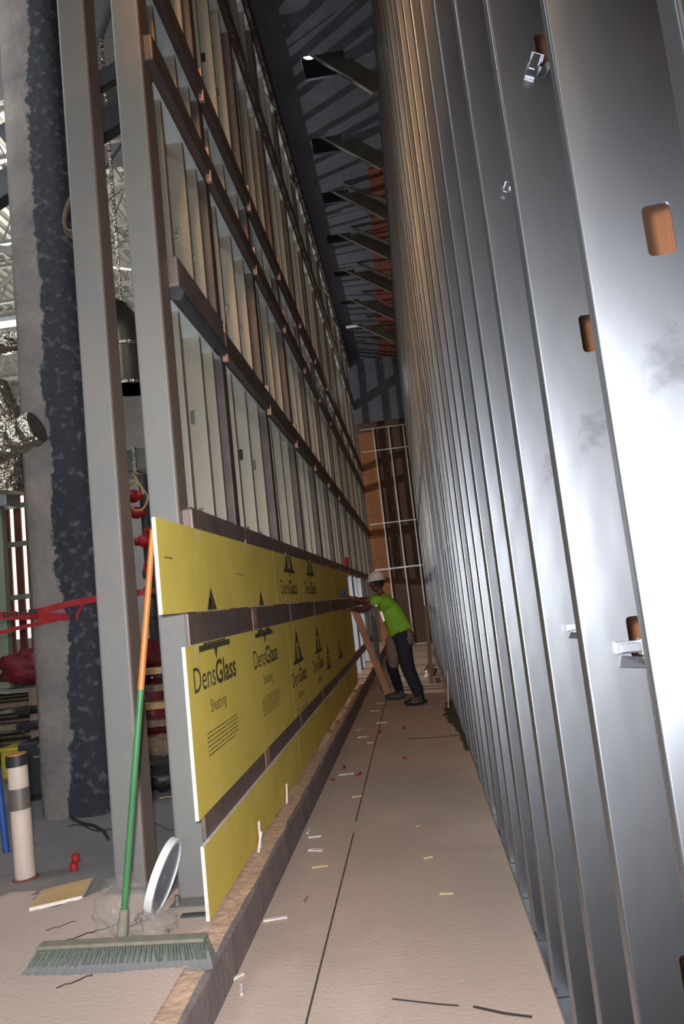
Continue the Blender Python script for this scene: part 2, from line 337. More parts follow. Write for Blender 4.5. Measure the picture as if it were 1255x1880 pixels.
# corridor end: boarded wall framed with light studs
planar('wall_end', -1.1, 0.54, YE, YE + 0.1, 0, 8.2, ORANGE_SHADED)
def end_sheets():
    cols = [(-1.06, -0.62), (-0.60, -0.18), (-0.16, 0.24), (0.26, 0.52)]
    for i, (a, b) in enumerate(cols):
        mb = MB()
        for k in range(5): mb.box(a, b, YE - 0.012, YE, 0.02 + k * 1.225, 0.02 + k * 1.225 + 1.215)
        struct(build('wall_end', mb, ORANGE if i == 0 else ORANGE_SHADED))  # all bays but the first carry their shade in a darker board colour
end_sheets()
names = ['lit orange board beside it', 'middle of the far brown wall', 'next to the right stud wall']
for i, x in enumerate((-0.61, -0.17, 0.25)):
    o = build('wall_stud', MB().box(x - .017, x + .017, YE - 0.06, YE - 0.012, 0.03, 6.2), TRACKM)
    tag(o, 'thin pale stud on the brown end wall, ' + ['edging the orange board', 'in the middle of the boards painted as shaded', 'beside the right row of studs'][i], 'stud', 'studs on the corridor end wall')
for i, (z, x0, x1) in enumerate(((2.15, -1.02, 0.3), (3.45, -1.0, 0.3), (5.55, -1.0, 0.35), (6.2, -1.0, 0.4), (0.02, -1.02, 0.3))):
    o = build('steel_strap', MB().box(x0, x1, YE - 0.075, YE - 0.06, z, z + (.03 if i else .045)), TRACKM)
    tag(o, ['pale flat strap crossing the end wall just above the hard hat', 'pale strap across the end wall, second one above the hard hat', 'pale strap across the end wall below its top', 'pale track along the top of the brown end wall', 'bottom track of the end wall on the floor'][i], 'strap', 'straps across the end wall')
planar('wall_end', -1.1, 0.54, YE - 0.3, YE - 0.28, 6.35, ZC, SLATE)

# ------------------------------------------------------------------ right wall: row of galvanised studs
XR, WEB, FL, LIP = 0.32, 0.203, 0.041, 0.012
def arc(cx, cy, r, a0, a1, n=5): return [(cx + r * math.cos(math.radians(a0 + (a1 - a0) * i / n)), cy + r * math.sin(math.radians(a0 + (a1 - a0) * i / n))) for i in range(n + 1)]
def stud_profile(web, fl, lip, r=0.004):
    """C section, corner at the origin: web along +x at y=0, flange along +y at x=0"""
    p = [(lip, fl)] + arc(r, fl - r, r, 90, 180, 3) + arc(r, r, r, 180, 270, 5)
    q = arc(web - r, r, r, 270, 360, 5) + arc(web - r, fl - r, r, 0, 90, 3) + [(web - lip, fl)]
    return p, q
def stud_mb(x, y, z0, z1, web=WEB, fl=FL, lip=LIP, holes=(), hx=0.11, hw=0.042, hh=0.082, yaw=0.0, mirror=False, lipless=False):
    p, q = stud_profile(web, fl, lip)
    mb = MB(); n1 = len(p)
    def sweep(poly):
        vs = [(a, b, z0) for a, b in poly] + [(a, b, z1) for a, b in poly]; n = len(poly)
        mb.add(vs, [(i, i + 1, n + i + 1, n + i) for i in range(n - 1)])
    sweep(p); sweep(q)
    xa, xb = p[-1][0], q[0][0]
    if not holes: mb.add([(xa, 0, z0), (xb, 0, z0), (xb, 0, z1), (xa, 0, z1)], [(0, 1, 2, 3)])
    else:
        h0, h1 = hx - hw / 2, hx + hw / 2
        def rect(a, b, c, d): mb.add([(a, 0, c), (b, 0, c), (b, 0, d), (a, 0, d)], [(0, 1, 2, 3)])
        rect(xa, h0, z0, z1); rect(h1, xb, z0, z1); zz = z0; r = 0.009
        for hz in holes:
            a, b = hz - hh / 2, hz + hh / 2
            rect(h0, h1, zz, a); zz = b
            for (cx, cz, s, t) in ((h0, a, 1, 1), (h1, a, -1, 1), (h1, b, -1, -1), (h0, b, 1, -1)):   # rounded corners
                pts = [(cx, 0, cz)] + [(cx + s * (r - r * math.cos(t_)), 0, cz + t * (r - r * math.sin(t_))) for t_ in [i * math.pi / 8 for i in range(5)]]
                mb.add(pts, [tuple(range(len(pts)))])
            # rolled rim of the knockout
            rim = []
            for (cx, cz, a0) in ((h1 - r, a + r, -90), (h1 - r, b - r, 0), (h0 + r, b - r, 90), (h0 + r, a + r, 180)):
                for i in range(4): t_ = math.radians(a0 + 30 * i); rim.append((cx + r * math.cos(t_), cz + r * math.sin(t_)))
            n = len(rim)
            mb.add([(u, 0, v) for u, v in rim] + [(u, 0.004, v) for u, v in rim], [(i, (i + 1) % n, n + (i + 1) % n, n + i) for i in range(n)])
        rect(h0, h1, zz, z1)
    c, s = math.cos(yaw), math.sin(yaw); sg = -1 if mirror else 1
    mb.v = [(x + sg * (a * c - b * s), y + a * s + b * c, zz) for a, b, zz in mb.v]
    return mb
HZ = [0.68 + 0.62 * i for i in range(12)]
rg = random.Random(11)
first = None; K = 47
for k in range(-1, K):
    y = 1.065 + 0.409 * k + (rg.uniform(-.012, .012) if k > 0 else 0)
    if y > YE - 0.15: break
    x = XR + (rg.uniform(-.004, .004) if k > 2 else 0)
    if k <= 3:
        lab = {-1: 'very nearest galvanised stud, only a sliver in the top right corner', 0: 'galvanised stud at the right edge with bright glare and a rectangular knockout',
               1: 'second full galvanised stud from the right edge, holding two bridging clips', 2: 'third galvanised stud from the right edge, bright folded edge',
               3: 'fourth galvanised stud from the right edge, scuffed web'}[k]
        yaw = {-1: 0.0, 0: math.radians(-6.5), 1: math.radians(1.5), 2: math.radians(3.5), 3: math.radians(5)}[k]
        t = thing('wall_stud', (x, y, 0.0), lab, 'stud', 'row of galvanised studs along the right wall')
        hz = HZ if k != 0 else [0.10 + .615 * i + 0.0 for i in range(13)]
        if k == 0: hz = [0.12, 0.73, 1.948, 2.56, 3.17, 3.78, 4.4, 5.0]
        if k == 1: hz = [0.68, 1.315, 1.945, 2.60, 3.2, 3.8, 4.4, 5.0]
        build('stud_body', stud_mb(x, y, 0.005, ZC - 0.02, holes=hz, yaw=yaw), GALV, t, solid=0.0012)
        if k == 0:
            vs, fs = text_mesh('INTUCHI  X 1 HGHI  11  VIPER  TRKS  DFO  PG  101', 1.22, 0.022)
            m2 = MB().add([(x - 0.0014 + .1132 * (.029 - v[1] * .9), y + .9936 * (.029 - v[1] * .9), 1.30 - v[0]) for v in vs], fs)
            build('ink_stamp', m2, CORD, t)
    else:
        if first is None:
            first = thing('wall_stud', (XR, y, 0.0), '', 'stud', 'row of galvanised studs along the right wall')
            build('stud_body', stud_mb(XR, y, 0.005, ZC - 0.02), GALV, first, solid=0.0012); t = first
        else:
            t = copy_tree(first, (x, y, 0.0))
        ORD = ['fifth', 'sixth', 'seventh', 'eighth', 'ninth', 'tenth', 'eleventh', 'twelfth']
        if k < 12: t['label'] = ORD[k - 4] + ' galvanised stud of the right wall, counted from the right edge of the picture'; t['group'] = 'galvanised studs in the middle of the right wall'
        else: t['label'] = 'galvanised stud deep in the right wall row, its web hidden by the studs before it'; t['group'] = 'galvanised studs far down the right wall'
        t.rotation_euler = (0, 0, math.radians(rg.uniform(3.5, 8.0)))
o = build('floor_track', MB().box(XR - 0.002, XR + 0.206, -2, YE, 0.0, 0.0025).box(XR - .003, XR - .0015, -2, YE, 0.0, 0.03), GALV)
tag(o, 'low galvanised track on the floor under the right row of studs', 'track')
# bridging clips tucked behind stud edges
def clip(x, y, z, s, lab):
    t = thing('bridging_clip', (x, y, z), lab, 'clip', 'shiny clips on the right studs')
    mb = MB(); mb.box(x, x + .075 * s, y - .012, y - .004, z, z + .030 * s); mb.box(x + .005, x + .055 * s, y - .030, y - .026, z + .004, z + .026 * s); mb.box(x + .055 * s, x + .058 * s, y - .03, y - .004, z - .004, z + .034 * s)
    build('clip_body', mb, GALV, t, bevel=0.002)
    mb = MB().add([(x + .01, y - .006, z - .004), (x + .06 * s, y - .006, z - .010), (x + .07 * s, y - .020, z - .038 * s), (x + .0, y - .018, z - .03 * s)], [(0, 1, 2, 3)])
    build('bent_tab', mb, GALV, t, solid=0.0015)
    return t
clip(0.380, 1.49 - 0.012, 1.285, .8, 'shiny bent clip on the second stud from the right, chest high')
clip(0.372, 1.88, 1.31, 0.55, 'small shiny clip on the third stud from the right, chest high')
t = clip(0.395, 1.49 - 0.012, 2.53, 0.75, 'shiny bent clip near the top of the picture, under a knockout')
t2 = clip(0.385, 1.90, 2.50, 0.6, 'small shiny clip high on the third stud, left of the large one')
for t_ in (t, t2): t_.rotation_euler = (0, math.radians(-62), 0)

# ------------------------------------------------------------------ left wall frame
XF = -1.075
def post(y, z1, lab, x1=XF, w=0.10, m=RAILM, name='steel_post'):
    o = build(name, MB().box(x1 - w, x1, y, y + w, 0.172, z1), m, bevel=0.008)
    return tag(o, lab, 'post', 'brown square posts in the left wall frame')
PY = [4.44, 5.86, 7.27, 8.70, 10.12, 11.55, 12.98, 14.4, 15.83, 17.26, 18.7]
for i, y in enumerate(PY):
    post(y, 8.1, ['first brown post behind the grey corner column, rising from the dark rail', 'second brown post of the left wall frame', 'third brown post of the left wall frame'][i] if i < 3
         else ['fourth', 'fifth', 'sixth', 'seventh', 'eighth', 'ninth', 'tenth', 'eleventh'][i - 3] + ' brown square post of the left wall frame, counted from the grey column')
RZ = [(1.865, 1.975), (3.13, 3.29), (4.40, 4.55), (5.00, 5.14), (6.75, 6.9), (8.0, 8.19)]
ys0 = [3.45] + [y + 0.1 for y in PY]; ys1 = PY + [YE - 0.05]
bayn = ['nearest bay', 'second bay', 'third bay']
lev = ['low rail above the yellow boards', 'first rail above head height', 'second high rail', 'third high rail', 'fourth high rail', 'top rail under the slate ceiling']
for li, (a, b) in enumerate(RZ):
    for i, (y0, y1) in enumerate(zip(ys0, ys1)):
        x1 = XF + (0.045 if li in (1, 2, 3) else 0.05)
        t = thing('steel_girt', (XF, (y0 + y1) / 2, a), 'brown steel ' + lev[li] + ', ' + (bayn[i] if i < 3 else ['fourth', 'fifth', 'sixth', 'seventh', 'eighth', 'ninth', 'tenth', 'eleventh', 'twelfth'][i - 3] + ' bay of the left wall'), 'rail', 'brown rails between posts, ' + lev[li])
        if li == 1 and i == 0:
            mb = MB().box(XF - .06, x1, y0 + .02, y1 - .05, a + .05, b + .06)
            build('rail_tube', mb, BROWN, t, bevel=0.012)
            build('lower_tube', MB().tube([(XF + .02, y0 + .05, a + .02), (XF + .02, y1 - .04, a + .02)], 0.038, 14), BEAM, t)
        else:
            build('rail_tube', MB().box(XF - .06, x1, y0 - .1, y1 + .0, a, b), RAILM if li else BROWN, t, bevel=0.010)
        if i < 6 and li < 4:
            mb = MB().box(x1 - .03, x1 + .006, y1 - 0.035, y1 - 0.005, a - .05, a + .03); build('weld_tab', mb, PINKTAB, t, bevel=0.003)
            if li: mb = MB().box(x1 - .03, x1 + .006, y1 - 0.035, y1 - 0.005, b - .01, b + .05); build('weld_tab', mb, PINKTAB, t, bevel=0.003)
# infill studs, tier by tier
tiers = [(1.98, 3.12), (3.31, 4.39), (4.56, 4.99), (5.15, 6.74), (6.91, 7.99)]
tn = ['in the lowest tier, standing on the rail above the yellow boards', 'in the second tier, above the first high rail', 'short one between the two close high rails', 'in the tall tier high up the left wall', 'in the topmost tier under the ceiling']
proto = {}
rg = random.Random(5)
for ti, (z0, z1) in enumerate(tiers):
    for bi, (y0, y1) in enumerate(zip(ys0, ys1)):
        n = 3 if bi else 2
        n = 3
        for k in range(n):
            y = y0 + 0.02 + (y1 - y0) * (k + 0.42) / (n + 0.05) + rg.uniform(-.02, .02)
            if bi == 0: y = [3.63, 4.02, 4.30][k]
            if y > YE - 0.3: continue
            if ti not in proto:
                t = thing('infill_stud', (-1.10, y, z0), '', 'stud'); hz = [z0 + (z1 - z0) * q for q in ((0.10, 0.52) if ti in (0, 1) else (0.5,))]
                if ti == 0: hz = [2.03, 2.62]
                if ti == 1: hz = [3.78]
                build('stud_body', stud_mb(-1.10, y, z0, z1, web=0.152, fl=0.036, lip=0.009, holes=hz, hx=0.076, hw=0.036, hh=0.085, mirror=True), GALV_L, t, solid=0.0012)
                proto[ti] = t
            else: t = copy_tree(proto[ti], (-1.10, y, z0))
            where = 'nearest bay' if bi == 0 else ('second bay' if bi == 1 else ('third bay' if bi == 2 else 'bays far down the wall'))
            t['label'] = 'dull galvanised stud of the left wall, ' + tn[ti] + ', ' + where
            t['label'] = 'distant dull steel stud of the left wall, ' + ['lowest tier above the yellow boards', 'second tier from below', 'short third tier', 'tall fourth tier', 'topmost tier'][ti]
            if bi < 3:
                t['label'] = ['first', 'middle', 'last'][k] + ' dull steel stud in the ' + where + ', ' + ['lowest tier over the yellow boards', 'second tier', 'short third tier', 'tall fourth tier', 'topmost tier'][ti]
            t['group'] = 'infill studs of the left wall, ' + ['lowest', 'second', 'third', 'fourth', 'top'][ti] + ' tier'
# tracks below and above the studs
for li in range(len(RZ)):
    a, b = RZ[li]
    if li:
        o = build('steel_track', MB().box(-1.255, -1.085, 3.5, YE - .1, a - .014, a - .012).box(-1.257, -1.255, 3.5, YE - .1, a - .045, a - .012), HEADM)
        tag(o, 'shiny head track under the ' + ['', 'first rail above head height', 'second high rail', 'third high rail', 'fourth high rail', 'top rail'][li] + ' of the left wall', 'track', 'tracks of the left wall frame')
    if li < 5:
        o = build('steel_track', MB().box(-1.255, -1.085, 3.5, YE - .1, b + .001, b + .003).box(-1.086, -1.084, 3.5, YE - .1, b + .001, b + .032), BROWN)
        tag(o, 'dull sill track on the ' + ['low rail above the yellow boards', 'first rail above head height', 'second high rail', 'third high rail', 'fourth high rail'][li], 'track', 'tracks of the left wall frame')
# two lower rails seen in the gaps between the boards
for (a, b, lab) in ((1.315, 1.465, 'brown steel rail showing in the upper gap between the yellow boards'), (0.485, 0.615, 'brown steel rail showing in the lower gap between the yellow boards')):
    t = thing('steel_girt', (XF, 3.1, a), lab, 'rail')
    build('rail_tube', MB().box(-1.036, -1.017, 3.13, 17.0, a, b), BROWN, t, bevel=0.004)
    for y in [3.33] + PY[:6]: build('spacer_block', MB().box(XF + .0005, -1.036, y + .01, y + .09, a + .01, b - .01), BROWN, t)
    for y in (4.44, 5.8, 7.2, 8.6): build('weld_patch', MB().box(-1.018, -1.0135, y - .06, y + .06, a + .005, b - .005), PINKTAB if y < 5 else BROWN, t, bevel=.002)

# grey columns
t = thing('steel_column', (-1.15, 3.375, 0.17), 'grey square steel column with brown right side, at the near edge of the yellow boards', 'column')
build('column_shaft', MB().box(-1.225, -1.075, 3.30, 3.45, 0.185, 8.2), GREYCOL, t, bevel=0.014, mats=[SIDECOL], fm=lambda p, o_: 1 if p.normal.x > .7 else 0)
bp_ = build('base_plate', MB().box(-1.245, -1.045, 3.22, 3.55, 0.172, 0.187), GREYCOL, t, bevel=0.002)
for x in (-1.215, -1.07): build('anchor_bolt', MB().tube([(x, 3.255, 0.187), (x, 3.255, 0.225)], 0.010, 8).tube([(x, 3.255, 0.187), (x, 3.255, 0.200)], 0.018, 6), STEELROD, bp_)
t = thing('steel_column', (-1.52, 3.55, 0.17), 'grey square steel column standing left of the broom', 'column')
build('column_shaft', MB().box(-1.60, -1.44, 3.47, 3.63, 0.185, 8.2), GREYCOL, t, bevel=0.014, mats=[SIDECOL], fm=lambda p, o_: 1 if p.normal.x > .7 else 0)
build('base_plate', MB().box(-1.64, -1.40, 3.43, 3.67, 0.172, 0.187), GREYCOL, t, bevel=0.002)
# fireproofed column
mb = MB(); rg = random.Random(8); n = 28; hs = [0.17 + i * 0.28 for i in range(30)]
for z in hs:
    for k in range(n):
        a = 2 * math.pi * k / n; c, s = math.cos(a), math.sin(a); q = (abs(c) ** 5 + abs(s) ** 5) ** (-1 / 5)
        j = 1 + rg.uniform(-.012, .012)
        mb.v.append((-2.505 + .265 * c * q * j, 5.12 + .26 * s * q * j, z))
mb.f = [(i * n + k, i * n + (k + 1) % n, (i + 1) * n + (k + 1) % n, (i + 1) * n + k) for i in range(len(hs) - 1) for k in range(n)]; mb.sm = [True] * len(mb.f)
o = build('fireproofed_column', mb, COLM); tag(o, 'thick rough grey column with a ragged black coated right side', 'column')
o.location = o.location

# ------------------------------------------------------------------ yellow boards
rows = {'top': (1.47, 1.865, [2.76, 5.16, 7.6, 10.03, 11.0]), 'middle': (0.605, 1.325, [3.0, 5.43, 7.87, 10.3, 10.9]), 'bottom': (0.195, 0.492, [3.035, 5.45, 7.9, 10.3, 10.9])}
boards = {}
ordn = ['nearest', 'second', 'third', 'last']
for rn, (z0, z1, yy) in rows.items():
    for i, (y0, y1) in enumerate(zip(yy, yy[1:])):
        t = thing('sheathing_board', (-1.008, (y0 + y1) / 2, z0), ordn[i] + ' yellow gypsum board of the ' + rn + ' strip, on the left wall', 'board', 'yellow boards on the left wall')
        zl = z1
        build('board_face', MB().box(-1.0006, -0.9998, y0, y1 - .004, z0, z1), YELLOW, t)
        c = build('gypsum_core', MB().box(-1.016, -1.0006, y0 + .0005, y1 - .0045, z0 + .0005, z1 - .0005), CORE, t); c['label'] = 'white gypsum edge'
        boards[(rn, i)] = t; t['_r'] = (y0, y1, z0, z1)
def decal(vs, fs, rn, clipz=None):
    """vs in (y, z) coordinates on the board plane; clipped to the board it belongs to"""
    yc = sum(v[0] for v in vs) / len(vs)
    for (r, i), t in boards.items():
        y0, y1, z0, z1 = t['_r']
        if r == rn and y0 <= yc < y1: break
    else: return
    bm = bmesh.new(); bv = [bm.verts.new((-0.9992, v[0], v[1])) for v in vs]
    for f in fs:
        try: bm.faces.new([bv[k] for k in f])
        except ValueError: pass
    for co, no in (((0, 0, z0 + .003), (0, 0, -1)), ((0, 0, z1 - .003), (0, 0, 1)), ((0, y0 + .003, 0), (0, -1, 0)), ((0, y1 - .006, 0), (0, 1, 0))):
        bmesh.ops.bisect_plane(bm, geom=bm.verts[:] + bm.edges[:] + bm.faces[:], plane_co=co, plane_no=no, clear_outer=True)
    if not bm.faces: bm.free(); return
    bm.verts.index_update()
    m2 = MB().add([v.co[:] for v in bm.verts], [[v.index for v in f.verts] for f in bm.faces]); bm.free()
    return m2, t
prints = {}
def put(vs, fs, rn, name='printed_lettering'):
    r = decal(vs, fs, rn)
    if r:
        m2, t = r; key = (t.name, name)
        if name != 'screw_streak' and name != 'edge_stamp': key = (t.name, name, len(prints))
        if key not in prints: prints[key] = (MB(), t, name)
        prints[key][0].add(m2.v, m2.f)
def logo(yc, zb, s, rns, full=True):
    """zb: underside of the triangle; s: scale"""
    H, Wd, R = 0.30 * s, 0.27 * s, 0.062 * s
    apex = (yc, zb + H); zc = zb + 0.105 * s
    N = 24; quads = []
    # triangle with a round clearing, built from horizontal slices
    def half(z): return Wd * (apex[1] - z) / H * 0.82
    zs = [zb + .029 * s + (H - .029 * s) * i / 40 for i in range(41)]
    for a, b in zip(zs, zs[1:]):
        m_ = (a + b) / 2; h = half(m_); d = R * R * 1.5 - (m_ - zc) ** 2
        if b <= zb + H * 0.12 or d <= 0: quads.append([(yc - half(a), a), (yc + half(a), a), (yc + half(b), b), (yc - half(b), b)])
        else:
            w = math.sqrt(d)
            if w < h:
                quads.append([(yc - half(a), a), (yc - w, a), (yc - w, b), (yc - half(b), b)]); quads.append([(yc + w, a), (yc + half(a), a), (yc + half(b), b), (yc + w, b)])
    quads.append([(yc - Wd, zb), (yc + Wd, zb), (yc + Wd, zb + .028 * s), (yc - Wd, zb + .028 * s)])
    quads.append([(yc - .03 * s, zb), (yc, zb - .055 * s), (yc + .03 * s, zb)])
    vs, fs = text_mesh('GP', 0.12 * s, 0.1 * s, 0.002 * s)
    for rn in rns:
        V = []; F = []
        for q in quads: F.append(tuple(range(len(V), len(V) + len(q)))); V += q
        put(V, F, rn, 'printed_emblem')
        put([(yc - .06 * s + v[0], zc - .035 * s + v[1]) for v in vs], fs, rn, 'emblem_letters')
def words(y0, zb, s, rn, small=True, lines=True):
    vs, fs = text_mesh('Dens', 0.335 * s, 0.16 * s, 0.0); put([(y0 + v[0], zb + v[1]) for v in vs], fs, rn)
    vs, fs = text_mesh('Glass', 0.385 * s, 0.16 * s, 0.0035 * s); put([(y0 + .345 * s + v[0], zb + v[1]) for v in vs], fs, rn)
    if small:
        vs, fs = text_mesh('Sheathing', 0.27 * s, 0.085 * s, 0.0); put([(y0 + .22 * s + v[0], zb - .115 * s + v[1]) for v in vs], fs, rn)
    if lines:
        V = []; F = []; r_ = random.Random(4)
        for k in range(6):
            z = zb - .20 * s - k * .019 * s; y = y0 + .13 * s
            while y < y0 + (.66 - .05 * (k == 5)) * s:
                w = r_.uniform(.012, .04) * s; F.append(tuple(range(len(V), len(V) + 4))); V += [(y, z), (y + w, z), (y + w, z + .006 * s), (y, z + .006 * s)]; y += w + .008 * s
        put(V, F, rn, 'fine_print')
logo(3.46, 1.285, 1.0, ('top', 'middle')); words(3.08, 1.115, 1.0, 'middle')
logo(4.61, 1.275, 1.0, ('top', 'middle')); words(4.24, 1.095, 1.0, 'middle')
logo(5.80, 1.72, 0.95, ('top',)); words(5.36, 1.545, 1.0, 'top', lines=False)
logo(7.02, 1.72, 0.95, ('top',)); words(6.56, 1.545, 1.0, 'top', lines=False)
logo(5.82, 0.985, 0.92, ('middle',)); words(5.44, 0.83, 0.98, 'middle')
logo(7.03, 0.965, 0.92, ('middle',)); words(6.56, 0.815, 1.0, 'middle')
logo(7.72, 0.74, 0.90, ('middle',), True)
logo(8.90, 0.74, 0.90, ('middle',), True)
words(8.1, 1.03, 0.01, 'middle', False, False)
for (m2, t, nm) in prints.values(): build(nm, m2, INK, t)
# small stamps and chalky streaks at the screws
for (y, z, rn, w) in ((2.83, 1.70, 'top', .10), (4.02, 1.66, 'top', .16)):
    V = []; F = []
    for k in range(7): F.append(tuple(range(len(V), len(V) + 4))); V += [(y + k * w / 7, z), (y + (k + .7) * w / 7, z), (y + (k + .7) * w / 7, z + .007), (y + k * w / 7, z + .007)]
    prints.clear(); put(V, F, rn, 'edge_stamp')
    for (m2, t, nm) in prints.values(): build(nm, m2, INK, t)
prints.clear()
for (y, za, zb, rn) in ((3.33, 1.80, 1.855, 'top'), (4.28, 1.78, 1.855, 'top'), (4.31, 1.475, 1.55, 'top'), (3.43, 1.475, 1.53, 'top'), (3.14, 1.24, 1.32, 'middle'), (4.28, 1.22, 1.32, 'middle'), (3.35, .61, .66, 'middle'), (3.36, .44, .49, 'bottom'),
                        (5.16, 1.49, 1.72, 'top'), (5.75, 1.475, 1.52, 'top'), (6.95, 1.475, 1.52, 'top'), (4.55, .61, .69, 'middle'), (4.6, .43, .49, 'bottom'), (5.9, .61, .68, 'middle'), (5.9, .43, .49, 'bottom'), (7.1, 1.25, 1.32, 'middle')):
    put([(y - .006, za), (y + .006, za), (y + .011, zb), (y - .011, zb)], [(0, 1, 2, 3)], rn, 'screw_streak')
for (m2, t, nm) in prints.values(): build(nm, m2, STREAK, t)
# loose dust on the slab edge along the boards
mb = MB(); rg = random.Random(9)
mb.grid(-1.12, -0.925, 2.7, 10.9, 10, 220, lambda x, y: 0.172 - .012 * (abs(x + 1.02) / .098) ** 4 +  max(0, 0.014 * math.exp(-((x + 1.02) / .05) ** 2) * (1 + .7 * math.sin(y * 7.3) * math.sin(y * 3.1 + x * 20)) * (0.4 + .6 * math.sin(y * 1.7 + 1) ** 2) + rg.uniform(-.001, .0015)))
o = build('dust_pile', mb, DUSTM); tag(o, 'pinkish tan cutting dust heaped on the slab edge along the yellow boards', 'dust'); o['kind'] = 'stuff'

# ------------------------------------------------------------------ overhead braces and lamps above the ceiling openings
bl = ['nearest ceiling brace, wide steel channel with a bright lower edge', 'second ceiling brace, leaving the second dark opening', 'third ceiling brace, beside the opening with the tube light', 'fourth ceiling brace, dark channel']
for i, (a, b, c, d) in enumerate(holes):
    y = c + 0.16; xm = (a + b) / 2 + .02; drop = 0.50
    t = thing('ceiling_brace', (0.30, y, ZC - 0.8), bl[i] if i < 4 else ['fifth', 'sixth', 'last'][i - 4] + ' wide ceiling brace, running down to the right wall', 'brace', 'diagonal braces under the slate ceiling')
    p, q = Vector((xm - 0.22, y, ZC + 0.36)), Vector((0.33, y, ZC - 0.45))
    dr = (q - p).normalized(); nr = Vector((-dr.z, 0, dr.x)); w = 0.115
    mb = MB(); pts = [p + nr * w, p - nr * w, q - nr * w, q + nr * w]
    mb.add(pts, [(0, 1, 2, 3)])
    for sgn in (-1, 1):
        e0, e1 = p + nr * w * sgn, q + nr * w * sgn
        mb.add([e0, e1, e1 + Vector((0, .05, 0)), e0 + Vector((0, .05, 0))], [(0, 1, 2, 3)])
    build('brace_channel', mb, BRACEM, t, solid=0.002)
    sgn = 1 if nr.z < 0 else -1
    e0, e1 = p + nr * w * sgn, q + nr * w * sgn
    build('edge_lip', MB().bar(e0 + Vector((0, -.004, 0)), e1 + Vector((0, -.004, 0)), 0.006, 0.02), TRACKM, t)
for i in range(6):
    y = 10.9 + i * 1.42
    t = build('ceiling_brace', MB().bar((-0.35, y, ZC - 0.01), (0.31, y, ZC - 0.42), 0.012, 0.10, (0, 1, 0)), BRACEM)
    tag(t, ['first', 'second', 'third', 'fourth', 'fifth', 'last'][i] + ' thin flat brace along the slate ceiling, counted from the viewer', 'brace', 'thin braces along the ceiling')
t = thing('high_lamp', (-0.52, 8.30, 8.7), 'small bright oval lamp seen through the nearest ceiling opening', 'lamp')
build('lamp_glass', MB().sphere((-0.50, 8.33, 8.42), 0.085, .05, .03), LAMPON, t); build('lamp_housing', MB().sphere((-0.50, 8.36, 8.47), 0.13, .09, .05), BROWN, t)
t = thing('tube_light', (-0.50, 11.3, 8.6), 'short tube light glowing inside the third ceiling opening', 'lamp')
build('glass_tube', MB().tube([(-0.66, 11.28, 8.40), (-0.38, 11.28, 8.40)], .018, 8), emis('dim_tube', (200, 225, 230), 0.9), t); build('light_tray', MB().box(-.70, -.34, 11.24, 11.36, 8.43, 8.47), DARK, t)

# ------------------------------------------------------------------ broom
t = thing('push_broom', (-1.28, 2.83, 0.17), 'wide dusty push broom with green and orange pole leaning on the boards', 'broom')
a, b, c = Vector((-1.292, 2.845, 0.255)), Vector((-1.18, 2.93, 1.12)), Vector((-1.085, 2.955, 1.84))
def onp(q): return a.lerp(c, q)
build('lower_pole', MB().tube([a, onp(.28), onp(.58)], [.0125, .0135, .0135], 14), HGREEN, t)['label'] = 'scuffed green lower half of the pole'
build('upper_pole', MB().tube([onp(.58), onp(.8), c], [.0137, .0137, .0125], 14), HORANGE, t)['label'] = 'orange upper half of the pole'
build('pole_socket', MB().tube([(-1.297, 2.835, 0.225), a, onp(.055)], [.024, .022, .017], 14), DGREEN, t)
L0, R0 = Vector((-1.61, 2.80, 0.248)), Vector((-0.935, 2.775, 0.248)); dx = (R0 - L0)
mb = MB(); mb.bar(L0, R0, 0.056, 0.015); build('block', mb, DGREEN, t, bevel=0.006)
mb = MB(); mb2 = MB(); rg = random.Random(6)
for i in range(64):
    for rr in range(4):
        q = (i + .5 + .5 * (rr % 2) * .8) / 64.5; base = L0 + dx * q + Vector((0, -.024 + rr * .016, -.008)); fl = -.035 - .028 * (1 - rr / 3)
        tip = base + Vector((rg.uniform(-.008, .008) + (q - .5) * .06, fl * .5, -.042))
        mb2.bar(base, tip, .0062, .0062, (0, 1, 0))
mb = MB(); n = 90
V = []
for i in range(n + 1):
    q = i / n; e = .5 - abs(q - .5)
    p0 = L0 + dx * q
    V += [(p0.x + (q - .5) * .03, p0.y - .028, .212), (p0.x + (q - .5) * .07, p0.y - .062 + rg.uniform(-.003, .003), .185), (p0.x + (q - .5) * .09, p0.y - .085 + rg.uniform(-.004, .004), .1735), (p0.x + (q - .5) * .06, p0.y + .02, .1735), (p0.x, p0.y + .024, .235)]
mb.add(V, [(i * 5 + k, i * 5 + (k + 1) % 5, (i + 1) * 5 + (k + 1) % 5, (i + 1) * 5 + k) for i in range(n) for k in range(5)] + [(0, 1, 2, 3, 4), tuple(n * 5 + k for k in (4, 3, 2, 1, 0))])
o = build('bristles', mb, BRIST, t); o = build('bristle_tufts', mb2, BRISTG, t); o['kind'] = 'stuff'

